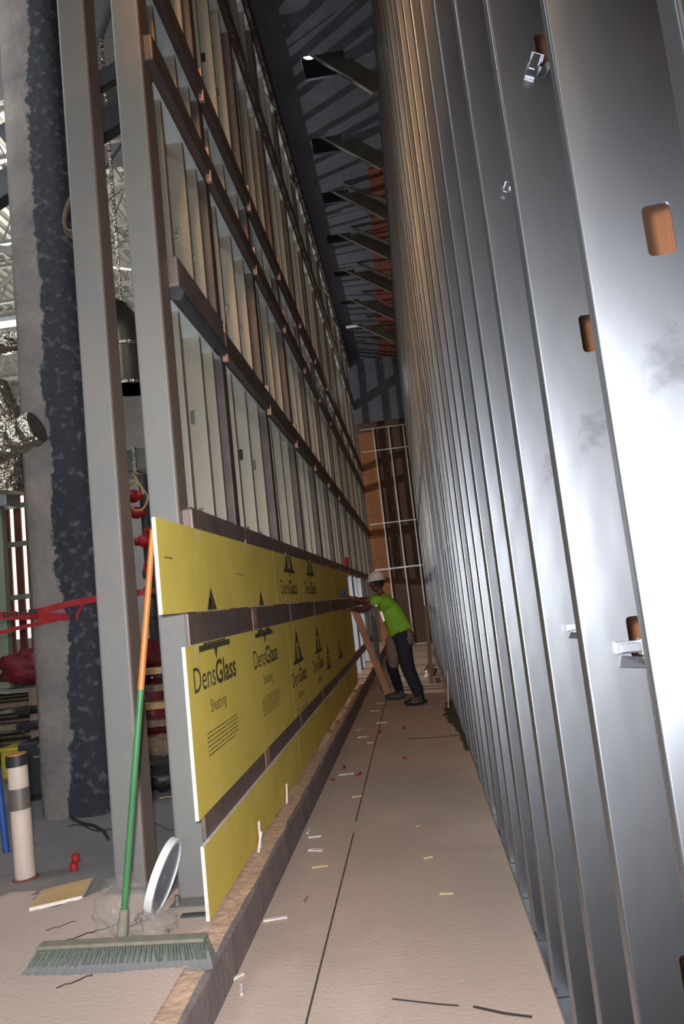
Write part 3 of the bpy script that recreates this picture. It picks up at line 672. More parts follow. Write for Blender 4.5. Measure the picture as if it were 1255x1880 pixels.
# wrapped disc leaning at the column foot, clear film beside it
t = thing('wrapped_reel', (-1.30, 3.12, 0.172), 'flat white-rimmed round reel standing on edge against the grey column', 'reel')
ax = Vector((0.94, 0.0, -0.34)).normalized(); ctr = Vector((-1.222, 3.135, 0.350)); u = ax.cross(Vector((0, 0, 1))).normalized(); v = u.cross(ax)
def ringm(r0, r1, w, off=0.0, N=48):
    vs = []; fs = []
    for i in range(N):
        a_ = 2 * math.pi * i / N; d = u * math.cos(a_) + v * math.sin(a_)
        vs += [ctr + d * r0 + ax * (off - w), ctr + d * r1 + ax * (off - w), ctr + d * r1 + ax * (off + w), ctr + d * r0 + ax * (off + w)]
    for i in range(N):
        j_ = (i + 1) % N
        fs += [(i * 4 + k, i * 4 + (k + 1) % 4, j_ * 4 + (k + 1) % 4, j_ * 4 + k) for k in range(4)]
    return MB().add(vs, fs, False)
build('rim', ringm(.142, .160, .017), WHITEP, t, bevel=.002); build('disc_face', ringm(.03, .142, .010), BLUEGREY, t); build('hub', ringm(.0, .032, .011), BLUEGREY, t)
rg = random.Random(12)
def blob(c, r, seed, seg=22, rings=14, amp=.25, flat=1):
    rr = random.Random(seed); ph = [(rr.uniform(1, 7), rr.uniform(1, 7), rr.uniform(1, 7), rr.uniform(0, 6)) for _ in range(7)]
    def f(d): return 1 + amp * sum(math.sin(p[0] * d.x * 2 + p[1] * d.y * 2 + p[2] * d.z * 2 + p[3]) for p in ph) / 3.2
    mb = MB().sphere(c, r[0], r[1], r[2], seg, rings, f)
    zmin = c[2] - r[2] * .86
    mb.v = [(x, y, max(z, zmin)) for x, y, z in mb.v]
    return mb
o = build('plastic_film', blob((-1.37, 3.04, .275), (.115, .10, .12), 3, 30, 20, .22), CLEAR); o.location.z = 0.174
tag(o, 'crumpled clear plastic film at the foot of the broom pole', 'plastic film')
o = build('plastic_film', blob((-1.22, 2.98, .22), (.09, .08, .055), 5, 26, 16, .25), CLEAR); o.location.z = 0.174
tag(o, 'lower crumple of clear film in front of the white-rimmed reel', 'plastic film')
o = build('steel_plate', MB().box(-1.16, -1.045, 3.13, 3.16, .173, .187), BEAM, bevel=.002); tag(o, 'small dark steel bar lying before the column base plate', 'steel bar')
# off-cut of board on the slab
mb = MB().prism([(-1.955, 3.33), (-1.745, 3.43), (-1.80, 3.66), (-2.01, 3.54)], 'Z', .174, .19)
o = build('board_offcut', mb, WOODTAN, mats=[CORE], fm=lambda p, o_: 1 if abs(p.normal.z) < .5 else 0); tag(o, 'tan board offcut with a white edge lying beside the white pipe', 'board scrap')
# pvc pipe
t = thing('drain_pipe', (-2.23, 3.78, .17), 'dusty white plastic pipe standing up from the slab with a grey tape band', 'pipe')
pb = build('pipe_barrel', MB().tube([(-2.23, 3.78, .17), (-2.245, 3.78, .78)], .052, 28), PVCM, t)
build('tape_band', MB().tube([(-2.238, 3.78, .53), (-2.241, 3.78, .64)], .0535, 28), TAPEG, pb)
build('rubber_collar', MB().tube([(-2.244, 3.78, .755), (-2.246, 3.78, .812)], .058, 28), BLACKP, t)
build('orange_plug', MB().tube([(-2.246, 3.78, .81), (-2.246, 3.78, .820)], .049, 24), HORANGE, t)
build('foot_sealant', MB().sphere((-2.23, 3.78, .172), .070, .066, .012), REDBR, t)
o = build('blue_pole', MB().tube([(-2.62, 4.25, .172), (-2.68, 4.25, 1.0)], .02, 12), BLUE); tag(o, 'thin blue pole standing behind the white pipe', 'pole')
for i, (x, y) in enumerate(((-2.05, 3.98), (-1.99, 3.84))):
    o = build('orange_cap', MB().tube([(x, y, .172), (x, y, .21)], .022, 10), RED); tag(o, ['bright red plastic cap on the slab right of the white pipe, rear one', 'bright red plastic cap on the slab right of the white pipe, front one'][i], 'cap')

# ------------------------------------------------------------------ room on the left
t = thing('shop_vacuum', (-3.0, 5.6, .17), 'black shop vacuum with a hose coiled on top, behind the white pipe', 'vacuum')
tk = build('tank', MB().box(-3.22, -2.84, 5.42, 5.85, .20, .62), BLACKP, t, bevel=.03)
build('hose', MB().tube([(-3.0 + .26 * math.cos(a_ * .5), 5.6 + .2 * math.sin(a_ * .5), .66 + .010 * a_) for a_ in range(0, 22)], .035, 10), BLACKP, t)
build('label_strip', MB().box(-3.08, -2.88, 5.412, 5.418, .50, .515), TAPEG, tk); build('label_badge', MB().box(-3.04, -2.94, 5.412, 5.418, .57, .60), TAPEG, tk)
for i in range(2): build('wheel', MB().tube([(-3.18 + i * .3, 5.45, .20), (-3.14 + i * .3, 5.45, .20)], .03, 10), BEAM, t)
# pallet with sheets
t = thing('timber_pallet', (-4.3, 7.3, .17), 'weathered timber pallet stacked on bearers, beside the rough column', 'pallet')
for k, z in enumerate((.30, .52, .74)):
    for i in range(3): build('deck_board', MB().box(-6.2, -3.55, 6.95 + i * .42, 7.2 + i * .42, z, z + .05), WOOD, t, bevel=.004)
    for i in range(3): build('bearer', MB().box(-5.9 + i * 1.05, -5.78 + i * 1.05, 6.95, 8.05, z - .10, z), WOOD, t, bevel=.004)
mb = MB(); mb.grid(-6.2, -3.5, 6.85, 8.1, 30, 14, lambda x, y: .845 + .03 * math.sin(x * 5 + y * 3) * math.sin(y * 6) + .05 * (x > -4.5))
o = build('plastic_sheet', mb, SHEETG, solid=.004); tag(o, 'rumpled grey green sheet spread over the timber pallet', 'sheet')
o = build('red_bag', blob((-4.15, 7.5, 1.10), (.42, .28, .20), 21), REDBAG); tag(o, 'large red plastic bag lying on the covered pallet', 'bag')
o = build('red_bag', blob((-3.1, 7.5, 1.05), (.32, .25, .22), 23), REDBAG); tag(o, 'dark red bag heap seen between the two grey columns', 'bag')
o = build('red_bag', blob((-3.0, 7.55, 0.48), (.30, .22, .36), 25), REDBAG); tag(o, 'lower red bag between the grey columns, under the heap', 'bag')
for i, (x, y, w) in enumerate(((-4.2, 6.1, .3), (-3.65, 6.3, .18))):
    t = thing('yellow_crate', (x, y, .17), ['yellow plastic crate at the left edge under the pallet', 'small yellow crate right of the larger one'][i], 'crate')
    build('crate_shell', MB().box(x - w, x + w * .6, y - .12, y + .12, .2, .52 - i * .06), YELLOW2, t, bevel=.02)
    build('crate_rim', MB().box(x - w - .015, x + w * .6 + .015, y - .135, y + .135, .50 - i * .06, .53 - i * .06), YELLOW2, t, bevel=.008)
# timber stack seen between columns
for k in range(5):
    z = .30 + k * .16
    o = build('timber_board', MB().box(-3.6 + .05 * k, -1.95, 6.6 + .03 * k, 6.85, z, z + .06), WOOD if k % 2 else WOODTAN, bevel=.004)
    tag(o, ['lowest', 'second', 'middle', 'fourth', 'topmost'][k] + ' timber of the stack seen between the grey columns', 'timber', 'stacked timbers behind the broom pole')
    for xx in (-3.3, -2.2): build('spacer', MB().box(xx, xx + .08, 6.63 + .03 * k, 6.82, z - (.10 if k else .13), z), WOOD, o)
o = build('timber_bearer', MB().box(-3.78, -3.66, 6.62, 6.84, .17, .94), WOOD); tag(o, 'upright end bearer beside the timber stack', 'timber')
# partition with brown boards, pale studs and daylight slots
slots = [-5.98, -5.60, -5.43]
mb = MB(); x = -9.0
for s_ in slots: mb.box(x, s_ - .033, 9.6, 9.63, .17, 4.6); x = s_ + .033
mb.box(x, -4.1, 9.6, 9.63, .17, 4.6)
struct(build('wall_partition', mb, REDBR))
o = struct(build('window_1', MB().box(-6.3, -5.0, 9.9, 9.92, 1.4, 3.5), SLOTM))
for i, z in enumerate((1.05, 1.95, 2.7, 3.25)):
    o = build('cross_stud', MB().box(-6.6, -4.2, 9.5, 9.55, z, z + .07), GREENST, bevel=.004); tag(o, ['lowest', 'second lowest', 'second highest', 'highest'][i] + ' pale green cross rail on the brown boarded partition', 'rail', 'cross rails on the partition')
o = build('steel_upright', MB().box(-5.56, -5.33, 8.9, 9.02, .17, 3.15), GREENST, bevel=.01); tag(o, 'broad pale green upright at the left edge before the glowing slots', 'upright')
o = build('sheet_metal_box', MB().box(-5.9, -5.16, 8.75, 9.05, 3.16, 3.34), TRACKM, bevel=.01); tag(o, 'pale metal box on top of the green upright', 'box')
o = build('red_rail', MB().box(-6.3, -5.2, 9.2, 9.26, 3.42, 3.55), REDBR, bevel=.005); tag(o, 'dark red rail end above the pale metal box', 'rail')
o = build('leaning_channel', MB().bar((-5.45, 9.40, .20), (-4.85, 9.48, 2.2), .05, .12, (0, 1, 0)), BEAM); tag(o, 'dark channel leaning diagonally across the glowing slots', 'channel')
# danger tape
def ribbon(pts, w, name, lab, text=None, tpos=None):
    n = 8; P = []
    for a_, b_ in zip(pts, pts[1:]):
        for i in range(n): P.append(Vector(a_).lerp(Vector(b_), i / n))
    P.append(Vector(pts[-1])); V = []
    for i, p in enumerate(P):
        tw = .25 * math.sin(i * .35); V += [p + Vector((0, math.sin(tw) * w / 2, math.cos(tw) * w / 2)), p - Vector((0, math.sin(tw) * w / 2, math.cos(tw) * w / 2))]
    o = build(name, MB().add(V, [(2 * i, 2 * i + 1, 2 * i + 3, 2 * i + 2) for i in range(len(P) - 1)], True), REDTAPE); tag(o, lab, 'tape', 'red barrier tapes')
    if text:
        vs, fs = text_mesh(text, .26, .045, .002); build('tape_lettering', MB().add([(tpos[0] + v[0], tpos[1], tpos[2] + v[1]) for v in vs], fs), BLACKP, o)
    return o
ribbon([(-3.4, 4.72, 1.60), (-2.86, 4.72, 1.60), (-2.40, 4.74, 1.545)], .055, 'barrier_tape', 'red DANGER tape stretched to the rough column, straight middle strand', 'DANGER', (-2.84, 4.700, 1.588))
ribbon([(-2.62, 4.74, 1.60), (-2.38, 4.72, 1.63), (-2.16, 4.74, 1.645), (-1.7, 4.8, 1.66)], .045, 'barrier_tape', 'upper strand of red tape rising across the black side of the column')
ribbon([(-3.2, 4.78, 1.44), (-2.8, 4.76, 1.50), (-2.38, 4.74, 1.545)], .028, 'barrier_tape', 'thin sagging strand of red tape, lowest of the tapes')
ribbon([(-2.33, 4.73, 1.53), (-2.25, 4.735, 1.66)], .045, 'barrier_tape', 'short crossing knot end of red tape on the column')
# ducts
rg = random.Random(14)
def foil(pts, r, lab, seg=22):
    P = []; n = 10
    for a_, b_ in zip(pts, pts[1:]):
        for i in range(n): P.append(Vector(a_).lerp(Vector(b_), i / n))
    P.append(Vector(pts[-1])); 
    for _ in range(3): P = [P[0]] + [(P[i - 1] + P[i] * 2 + P[i + 1]) / 4 for i in range(1, len(P) - 1)] + [P[-1]]
    rs = [r * (1 + (.05 if i % 2 else -.03)) for i in range(len(P))]
    o = build('foil_duct', MB().tube(P, rs, seg, .035, rng=rg), FOIL); tag(o, lab, 'duct', 'shiny foil ducts'); return o
foil([(-3.5, 4.62, 2.66), (-2.95, 4.62, 2.72), (-2.46, 4.60, 2.87)], .115, 'shiny foil duct end poking out toward the rough column')
foil([(-3.12, 5.1, 3.4), (-3.02, 5.1, 3.15), (-2.99, 5.1, 2.8), (-3.02, 5.1, 2.55)], .15, 'shiny foil duct bending downward at the left edge')
foil([(-5.6, 7.3, 4.72), (-4.3, 7.3, 4.72), (-3.5, 7.3, 4.76)], .13, 'straight foil duct running level above the bent one')
t = thing('round_duct', (-2.7, 7.0, 3.8), 'round metal duct bend hanging between the two grey columns', 'duct')
build('duct_bend', MB().tube([(-3.3, 7.0, 4.75), (-3.0, 7.0, 4.75), (-2.82, 7.0, 4.66), (-2.72, 7.0, 4.45), (-2.7, 7.0, 4.15), (-2.7, 7.0, 3.88)], .24, 24), DUCT, t)
build('hanger_strap', MB().box(-2.74, -2.71, 6.98, 7.0, 4.6, 7.96), FOIL, t)
for z in (3.88, 4.3): build('duct_band', MB().tube([(-2.7, 7.0, z), (-2.7, 7.0, z + .03)], .247, 24), FOIL, t)
t = thing('rectangular_duct', (-3.2, 9.2, 3.2), 'long flat sheet metal duct above the red valves', 'duct'); build('duct_box', MB().box(-4.0, -2.0, 9.0, 9.5, 3.45, 3.75), DUCT, t, bevel=.01); build('hanger_strap', MB().box(-3.7, -3.67, 9.2, 9.22, 3.75, 8.42), FOIL, t); build('duct_flange', MB().box(-3.50, -3.46, 8.98, 9.52, 3.43, 3.77), FOIL, t)
# beams and joists
bs = [((-3.6, 5.6, 5.2), (-1.3, 6.4, 7.0), .16, .22, 'dark diagonal beam crossing behind the two grey columns, lower'), ((-3.4, 6.0, 6.2), (-1.3, 6.6, 7.6), .10, .16, 'thin dark diagonal beam behind the two grey columns, upper'),
      ((-7.5, 8.6, 6.0), (-2.0, 8.8, 5.1), .10, .16, 'black level pipe beam behind the rough column'), ((-7.0, 9.5, 7.6), (-3.0, 9.4, 6.4), .08, .12, 'pale joist rod below the metal deck at the left edge'), ((-6.6, 9.8, 6.2), (-3.6, 9.6, 7.9), .05, .07, 'bright diagonal joist web under the deck')]
for i, (a_, b_, w, h, lab) in enumerate(bs):
    o = build('roof_beam', MB().bar(a_, b_, w, h), BEAM if i < 3 else DECK, bevel=.01); tag(o, lab, 'beam', 'beams under the deck')
for i in range(6):
    y = 8.2 + i * 1.9
    t = thing('bar_joist', (-7, y, 7.6), ['nearest', 'second', 'third', 'fourth', 'fifth', 'farthest'][i] + ' open web steel joist under the metal deck of the left room', 'joist', 'bar joists under the deck')
    mb = MB(); 
    for k in range(20): mb.tube([(-13 + k * .6, y, 7.65), (-12.7 + k * .6, y, 8.3)], .014, 6).tube([(-12.7 + k * .6, y, 8.3), (-12.4 + k * .6, y, 7.65)], .014, 6)
    build('web_rods', mb, DECK, t); build('bottom_chord', MB().box(-13.5, -1.4, y - .03, y + .03, 7.6, 7.66), DECK, t); build('top_chord', MB().box(-13.5, -1.4, y - .03, y + .03, 8.3, 8.36), DECK, t)
for i, (x, y, z) in enumerate(((-3.72, 8.2, 5.9), (-2.75, 8.4, 5.5))):
    o = build('hanger_rod', MB().tube([(x, y, 3.9), (x, y, 8.4)], .012, 6), STEELROD); tag(o, ['thin hanger rod left of the rough column', 'thin hanger rod between the grey columns'][i], 'rod')
# fluorescent strips that light the deck
for i, (x, y, z, l) in enumerate(((-5.2, 8.6, 5.55, 1.0), (-2.9, 8.9, 6.3, .5))):
    t = thing('strip_light', (x, y, z), ['glowing strip light behind the left edge', 'short glowing strip light between the grey columns'][i], 'lamp', 'strip lights in the left room')
    build('light_tube', MB().tube([(x - l / 2, y, z), (x + l / 2, y, z)], .03, 8), emis('strip_glow', (240, 244, 230), 4.0), t); build('hanger_wire', MB().tube([(x, y, z + .08), (x, y, 8.44)], .006, 6), STEELROD, t); build('light_body', MB().box(x - l / 2, x + l / 2, y - .06, y + .06, z + .03, z + .08), TRACKM, t)
# cable coil hanging behind the left grey column
t = thing('cable_coil', (-1.73, 3.9, 3.9), 'brown cable coil hung behind the left grey column, loops showing either side', 'cable')
build('wire_hook', MB().tube([(-1.56, 3.632, 4.10), (-1.60, 3.76, 4.12), (-1.64, 3.90, 4.10)], .010, 6), STEELROD, t)
for k in range(3):
    P = [(-1.70 + (.118 + .008 * k) * math.cos(a_ * math.pi / 12), 3.86 + .02 * k, 3.98 + (.13 + .01 * k) * math.sin(a_ * math.pi / 12) + .10 * math.cos(a_ * math.pi / 12)) for a_ in range(25)]
    build('cable_loop', MB().tube(P, .013, 8), CORD, t)
# valves and rope between the columns
t = thing('sprinkler_riser', (-3.1, 8.0, .17), 'red valve assembly on a pipe riser between the grey columns', 'valve')
build('riser_pipe', MB().tube([(-3.05, 8.1, .17), (-3.05, 8.1, 3.2)], .055, 14), BEAM, t)
for (x, z, r) in ((-3.13, 2.92, .09), (-3.10, 2.72, .08), (-3.02, 2.38, .09), (-2.95, 2.5, .05), (-2.9, 2.2, .05)): build('valve_body', MB().sphere((x, 7.95, z), r, r, r * .9).tube([(x - r * 1.3, 7.95, z), (x + r * 1.3, 7.95, z)], r * .55, 12), RED, t)
for z in (1.95, 1.75, 1.5): build('pipe_coupling', MB().tube([(-3.05, 8.1, z), (-3.05, 8.1, z + .1)], .085, 14), BEAM, t)
build('hand_wheel', ringm(.001, .002, .001), RED, t)
for c_ in t.children:
    if c_.name.startswith('hand_wheel'): bpy.data.objects.remove(c_)
build('hand_wheel', MB().tube([(-2.93 + .09 * math.cos(a_ * .5236), 7.85, 2.05 + .09 * math.sin(a_ * .5236)) for a_ in range(13)], .014, 8).tube([(-3.02, 7.85, 2.05), (-2.84, 7.85, 2.05)], .01, 6), RED, t)
for (x0, x1, z0, z1) in ((-2.87, -2.80, 1.95, 2.6),): build('pipe_bracket', MB().box(x0, x1, 7.9, 7.95, z0, z1), RED, t, bevel=.01)
o = build('rope_loop', MB().tube([(-2.98 + .11 * math.cos(a_ * .45), 7.6 + .01 * a_, 2.86 + .16 * math.sin(a_ * .45)) for a_ in range(15)] + [(-3.05, 7.8, 3.15), (-3.05, 8.08, 3.19)], .012, 8), WOODTAN); tag(o, 'pale rope loop hanging over the red valves', 'rope')
o = build('caution_board', MB().box(-2.98, -2.84, 8.16, 8.18, .175, 1.7), WOODTAN); tag(o, 'small cream board behind the orange broom pole', 'board')
# debris on the slab
rg = random.Random(31)
for i in range(7):
    x, y = rg.uniform(-3.6, -1.9), rg.uniform(4.4, 6.3); a_ = rg.uniform(-.6, .6); P = []
    for k in range(10): P.append((x + k * .06, y + a_ * k * .06 + .03 * math.sin(k), .178 + .006 * math.sin(k * 1.3)))
    o = build('wire_offcut', MB().tube(P, .004, 6), [YWIRE, BLACKP, CORD][i % 3]); tag(o, ['pale yellow', 'black', 'brown'][i % 3] + ' wire offcut lying on the grey slab behind the columns', 'wire', ['yellow', 'black', 'brown'][i % 3] + ' wires on the slab')
o = build('black_cable', MB().tube([(-2.0 - .12 * k, 4.3 + .14 * k + .05 * math.sin(k * 1.2), .18) for k in range(16)], .009, 8), BLACKP); tag(o, 'black cable snaking over the grey slab from the left column to the vacuum', 'cable')
o = build('dark_tarp', blob((-2.1, 5.6, .26), (.32, .25, .12), 41), BLACKP); tag(o, 'black crumpled tarp on the slab between the columns', 'tarp')
o = build('grey_sack', blob((-2.3, 6.2, .30), (.35, .22, .14), 43), WOOD); tag(o, 'grey brown crumpled sack behind the black tarp', 'sack')
for i in range(5):
    x, y = [(-1.52, 3.05), (-1.62, 2.98), (-1.75, 3.1), (-1.45, 2.62), (-1.30, 2.30)][i]; P = [(x + .02 * k, y + .016 * k + .008 * math.sin(k * 2), .178) for k in range(6 if i < 4 else 3)]
    o = build('twig_scrap', MB().tube(P, .0025, 5), BLACKP); tag(o, 'thin dark wire scrap in the dust around the broom', 'wire', 'wire scraps near the broom')

# ------------------------------------------------------------------ scraps on the corridor floor and the slab edge
scr = [(-.90, 2.955, .0, .14, .022, 50, 0, 'short white gypsum stick tipped against the kerb, nearest one'), (-.845, 2.875, 0, .10, .016, -75, 0, 'white gypsum stick on the floor below the tipped one'),
       (-.83, 3.475, 0, .15, .032, 12, 0, 'flat white gypsum scrap at the foot of the kerb'), (-.715, 3.66, 0, .09, .018, 80, 1, 'small tan splinter standing on the floor near the layout line'),
       (-.855, 4.71, 0, .10, .02, 85, 0, 'upright white stick beside the kerb, midway along'), (-.80, 4.60, 0, .11, .03, 5, 0, 'white chip just right of the upright stick'), (-.76, 4.36, 0, .12, .05, -15, 0, 'pale flat chip on the floor, larger of a pair'),
       (-.70, 4.10, 0, .12, .05, 8, 2, 'yellowish flat chip near the layout line'), (-.60, 3.40, 0, .0, 0, 0, 0, None), (-.80, 6.15, 0, .15, .02, 88, 0, 'white stick among red clips by the kerb'), (-.74, 6.12, 0, .15, .02, 10, 0, 'white stick crossing beside the red clips'),
       (-.60, 5.42, 0, .10, .012, 12, 2, 'thin yellow sliver left of the layout line'), (-.15, 4.65, 0, .05, .02, 60, 2, 'tiny yellow chip in the middle of the floor'), (-.79, 8.1, 0, .15, .02, 70, 0, 'long white stick by the kerb in front of the worker'),
       (-.72, 7.65, 0, .13, .03, 0, 0, 'white flat piece on the floor, far left'), (-.62, 7.32, 0, .08, .03, -8, 0, 'small white flat piece beyond the red clips'), (-.68, 9.3, 0, .16, .03, 3, 0, 'pale strip on the floor left of the boots'),
       (-.64, 9.9, 0, .14, .03, 8, 0, 'pale strip on the floor behind the boots'), (-.55, 8.4, 0, .17, .04, -3, 0, 'whitish smear of chips on the floor before the boots'), (.10, 8.3, 0, .0, 0, 0, 0, None),
       (-.1, 4.1, 0, .07, .02, 20, 2, 'yellowish scrape on the floor right of the layout line'), (-.02, 3.62, 0, .09, .03, -6, 2, 'pale yellow scrape on the floor between line and studs')]
for (x, y, z, l, w, ang, mi, lab) in scr:
    if not lab: continue
    a_ = math.radians(ang)
    o = build('gypsum_scrap', MB().box(-l * .38, l * .38, -w * .35, w * .35, 0, .008), [CORE, PLANKP, DUSTY_Y][mi], bevel=.002, origin=(0, 0, 0)); tag(o, lab, 'scrap'); o.location = (x, y, .002); o.rotation_euler = (0, 0, a_)
for i, (x, y, h, lean) in enumerate(((-.992, 4.72, .12, .02), (-.99, 3.92, .14, -.015), (-.985, 3.84, .09, .05))):
    o = build('shim_stick', MB().bar((x + .012, y, .185), (x + .014 + abs(lean) * .2, y + lean, .185 + h), .02, .012, (1, 0, 0)), CORE, bevel=.002)
    tag(o, ['white shim stick leaning on the bottom yellow board, farther one', 'white shim stick leaning on the bottom yellow board, nearer one', 'broken white shim at the foot of the nearer shim stick'][i], 'shim')
for i, (x, y, a_) in enumerate(((-.79, 6.32, .4), (-.83, 5.92, 1.2), (-.66, 6.05, -.6), (-.25, 6.45, 1.0), (-.30, 7.9, .1), (-.55, 7.8, 0.15), (-.88 - .08, 7.6, .8))):
    z = .006 if i < 6 else .18
    P = [(x + .05 * math.cos(a_ + k * .35) * (k / 4), y + .09 * math.sin(a_ + k * .35) * (k / 4), z + .004) for k in range(5)]
    o = build('red_clip', MB().tube(P, .007, 8), RED); tag(o, ['red plastic sliver beside the white crossed sticks', 'red plastic sliver nearest along the kerb', 'red sliver just left of the layout line', 'curled red sliver right of the layout line', 'thin red strip on the floor towards the studs', 'thin red strip on the floor before the worker', 'red sliver lying on the slab edge by the boards'][i], 'plastic scrap')
o = build('white_rod', MB().tube([(.245, 9.0, .004), (.30, 9.25, .42)], .008, 8), CORE); tag(o, 'thin white rod leaning on the right studs near the worker', 'rod')
for i, (x, y, r) in enumerate(((.12, 12.5, .11), (.05, 12.2, .05), (.2, 11.5, .05))):
    o = build('crumpled_foil', blob((x, y, r * .8), (r, r, r * .8), 50 + i, 14, 8), [FOIL, CORE, DUSTY][i]); tag(o, ['shiny crumpled foil lump on the floor right of the worker', 'pale crumpled lump just left of the foil', 'brown crumpled scrap by the right studs'][i], 'scrap')
o = build('leaning_plank', MB().bar((.10, 11.45, .0), (.16, 11.5, 1.22), .06, .03, (0, 1, 0)), WOOD); tag(o, 'dark plank leaning upright against the far right studs', 'plank')

# plank prop leaning on the board edge next to the worker
o = build('wooden_plank', MB().bar((-.55, 10.55, .03), (-.93, 10.75, 1.30), .10, .03, (0, 1, 0)), PLANKP, bevel=.004); tag(o, 'pinkish wooden plank propped diagonally before the worker', 'plank')
o = build('wooden_plank', MB().bar((-.66, 11.2, .03), (-.70, 11.25, 1.15), .07, .05, (0, 1, 0)), BEAM, bevel=.004); tag(o, 'dark upright timber behind the pinkish plank', 'plank')
# pale jamb studs just beyond the last boards
for i, (y, z0, z1) in enumerate(((11.25, .2, 1.85), (12.1, .2, 1.85), (13.0, .2, 1.85), (14.2, .2, 1.85))):
    o = build('jamb_stud', MB().box(-1.16, -1.03, y, y + .04, z0, z1), TRACKM, bevel=.003); tag(o, ['bright galvanised stud right beyond the end of the yellow boards', 'second bright stud beyond the yellow boards', 'dim stud farther beyond the yellow boards', 'farthest stud at board height on the left wall'][i], 'stud')
o = build('red_can', MB().tube([(-.98, 11.6, 1.56), (-.98, 11.6, 1.72)], .05, 14), RED); o.location.z += 0; tag(o, 'red round thing on the low rail behind the outstretched arms', 'can')
o.location.z = 1.978; o.location.x = -1.06

# ------------------------------------------------------------------ worker
def skin(name, joints, edges, m, parent, sub=2, root=0):
    org = Vector(parent['_o'])
    me = bpy.data.meshes.new(name); me.from_pydata([tuple(Vector(j[0]) - org) for j in joints], edges, []); o = bpy.data.objects.new(name, me); COL.objects.link(o); o.parent = parent; o['_o'] = tuple(org)
    md = o.modifiers.new('skin', 'SKIN'); md.use_smooth_shade = True; md.branch_smoothing = .6
    lay = me.skin_vertices[0] if me.skin_vertices else None
    if lay is None:
        bpy.context.view_layer.objects.active = o
        me.attributes.new if False else None
    for i, j in enumerate(joints):
        r = j[1]; r = r if isinstance(r, tuple) else (r, r)
        me.skin_vertices[0].data[i].radius = r
        me.skin_vertices[0].data[i].use_root = (i == root)
    md2 = o.modifiers.new('sub', 'SUBSURF'); md2.levels = sub; md2.render_levels = sub
    me.materials.append(m)
    dg = bpy.context.evaluated_depsgraph_get(); bpy.context.view_layer.update()
    ev = bpy.data.meshes.new_from_object(o.evaluated_get(bpy.context.evaluated_depsgraph_get()))
    o.modifiers.clear(); o.data = ev; ev.name = name
    for p in ev.polygons: p.use_smooth = True
    if not ev.materials: ev.materials.append(m)
    return o
person = thing('person', (-.25, 9.5, 0), 'person in white hard hat and lime shirt reaching out to the yellow boards', 'person')
def hand(J, E, wrist, d, upv, side):
    """append palm and five fingers to a joint list; d points along the hand"""
    d = Vector(d).normalized(); upv = Vector(upv); s = d.cross(upv).normalized(); n = s.cross(d)
    J.append((Vector(J[wrist][0]) + d * .05, (.036, .020))); pi = len(J) - 1; E.append((wrist, pi))
    for k, (off, ln) in enumerate(((-.030, .062), (-.010, .075), (.010, .070), (.028, .055))):
        b0 = Vector(J[pi][0]) + d * .04 + s * off; J.append((b0, .010)); E.append((pi, len(J) - 1))
        b1 = b0 + d * ln * .5 - n * .006; J.append((b1, .009)); E.append((len(J) - 2, len(J) - 1))
        b2 = b1 + d * ln * .45 - n * .020; J.append((b2, .008)); E.append((len(J) - 2, len(J) - 1))
    th = Vector(J[pi][0]) - s * .036 - d * .01; J.append((th, .012)); E.append((pi, len(J) - 1))
    J.append((th - s * .022 + d * .035 - n * .012, .010)); E.append((len(J) - 2, len(J) - 1))
pel, sp1, sp2, chest, neck = (-.26, 9.53, .97), (-.285, 9.52, 1.10), (-.335, 9.52, 1.24), (-.405, 9.52, 1.38), (-.44, 9.53, 1.475)
J = [(pel, .125), (sp1, (.115, .13)), (sp2, (.12, .14)), (chest, (.12, .14)), (neck, .055), ((-.47, 9.54, 1.545), .06),
     ((-.475, 9.37, 1.405), .052), ((-.68, 9.34, 1.30), .042), ((-.835, 9.47, 1.315), .028),
     ((-.50, 9.69, 1.42), .052), ((-.72, 9.72, 1.40), .042), ((-.865, 9.70, 1.47), .028),
     ((-.235, 9.42, .88), .095), ((-.215, 9.39, .50), .062), ((-.085, 9.44, .10), .042), ((-.22, 9.41, .05), .04),
     ((-.31, 9.64, .88), .095), ((-.43, 9.86, .50), .062), ((-.36, 10.12, .10), .042), ((-.49, 10.14, .05), .04)]
Eg = [(0, 1), (1, 2), (2, 3), (3, 4), (4, 5), (3, 6), (6, 7), (7, 8), (3, 9), (9, 10), (10, 11), (0, 12), (12, 13), (13, 14), (14, 15), (0, 16), (16, 17), (17, 18), (18, 19)]
hand(J, Eg, 8, (-.8, .35, .12), (0, 0, 1), 1); hand(J, Eg, 11, (-.75, -.1, .3), (0, 0, 1), -1)
skin('body', J, Eg, SKIN, person)
S = [(sp1, (.150, .165)), ((-.235, 9.52, .955), (.145, .165)), (sp2, (.150, .175)), (chest, (.14, .18)), ((-.43, 9.53, 1.455), (.075, .08)),
     ((-.475, 9.36, 1.41), .078), ((-.60, 9.345, 1.345), .070), ((-.51, 9.69, 1.43), .078), ((-.63, 9.71, 1.41), .070)]
skin('shirt', S, [(0, 1), (0, 2), (2, 3), (3, 4), (3, 5), (5, 6), (3, 7), (7, 8)], LIME, person)['label'] = 'lime green high visibility shirt'
SL = [((-.58, 9.345, 1.35), .052), ((-.685, 9.34, 1.298), .050), ((-.82, 9.455, 1.312), .036)]
skin('sleeve', SL, [(0, 1), (1, 2)], MAROON, person); skin('sleeve', [((-.62, 9.71, 1.41), .052), ((-.72, 9.72, 1.40), .050), ((-.845, 9.705, 1.46), .036)], [(0, 1), (1, 2)], MAROON, person)
T = [((-.255, 9.53, .96), (.145, .15)), ((-.225, 9.42, .86), .125), ((-.205, 9.39, .50), .100), ((-.085, 9.44, .11), .082), ((-.31, 9.64, .86), .112), ((-.43, 9.86, .50), .086), ((-.365, 10.11, .11), .068)]
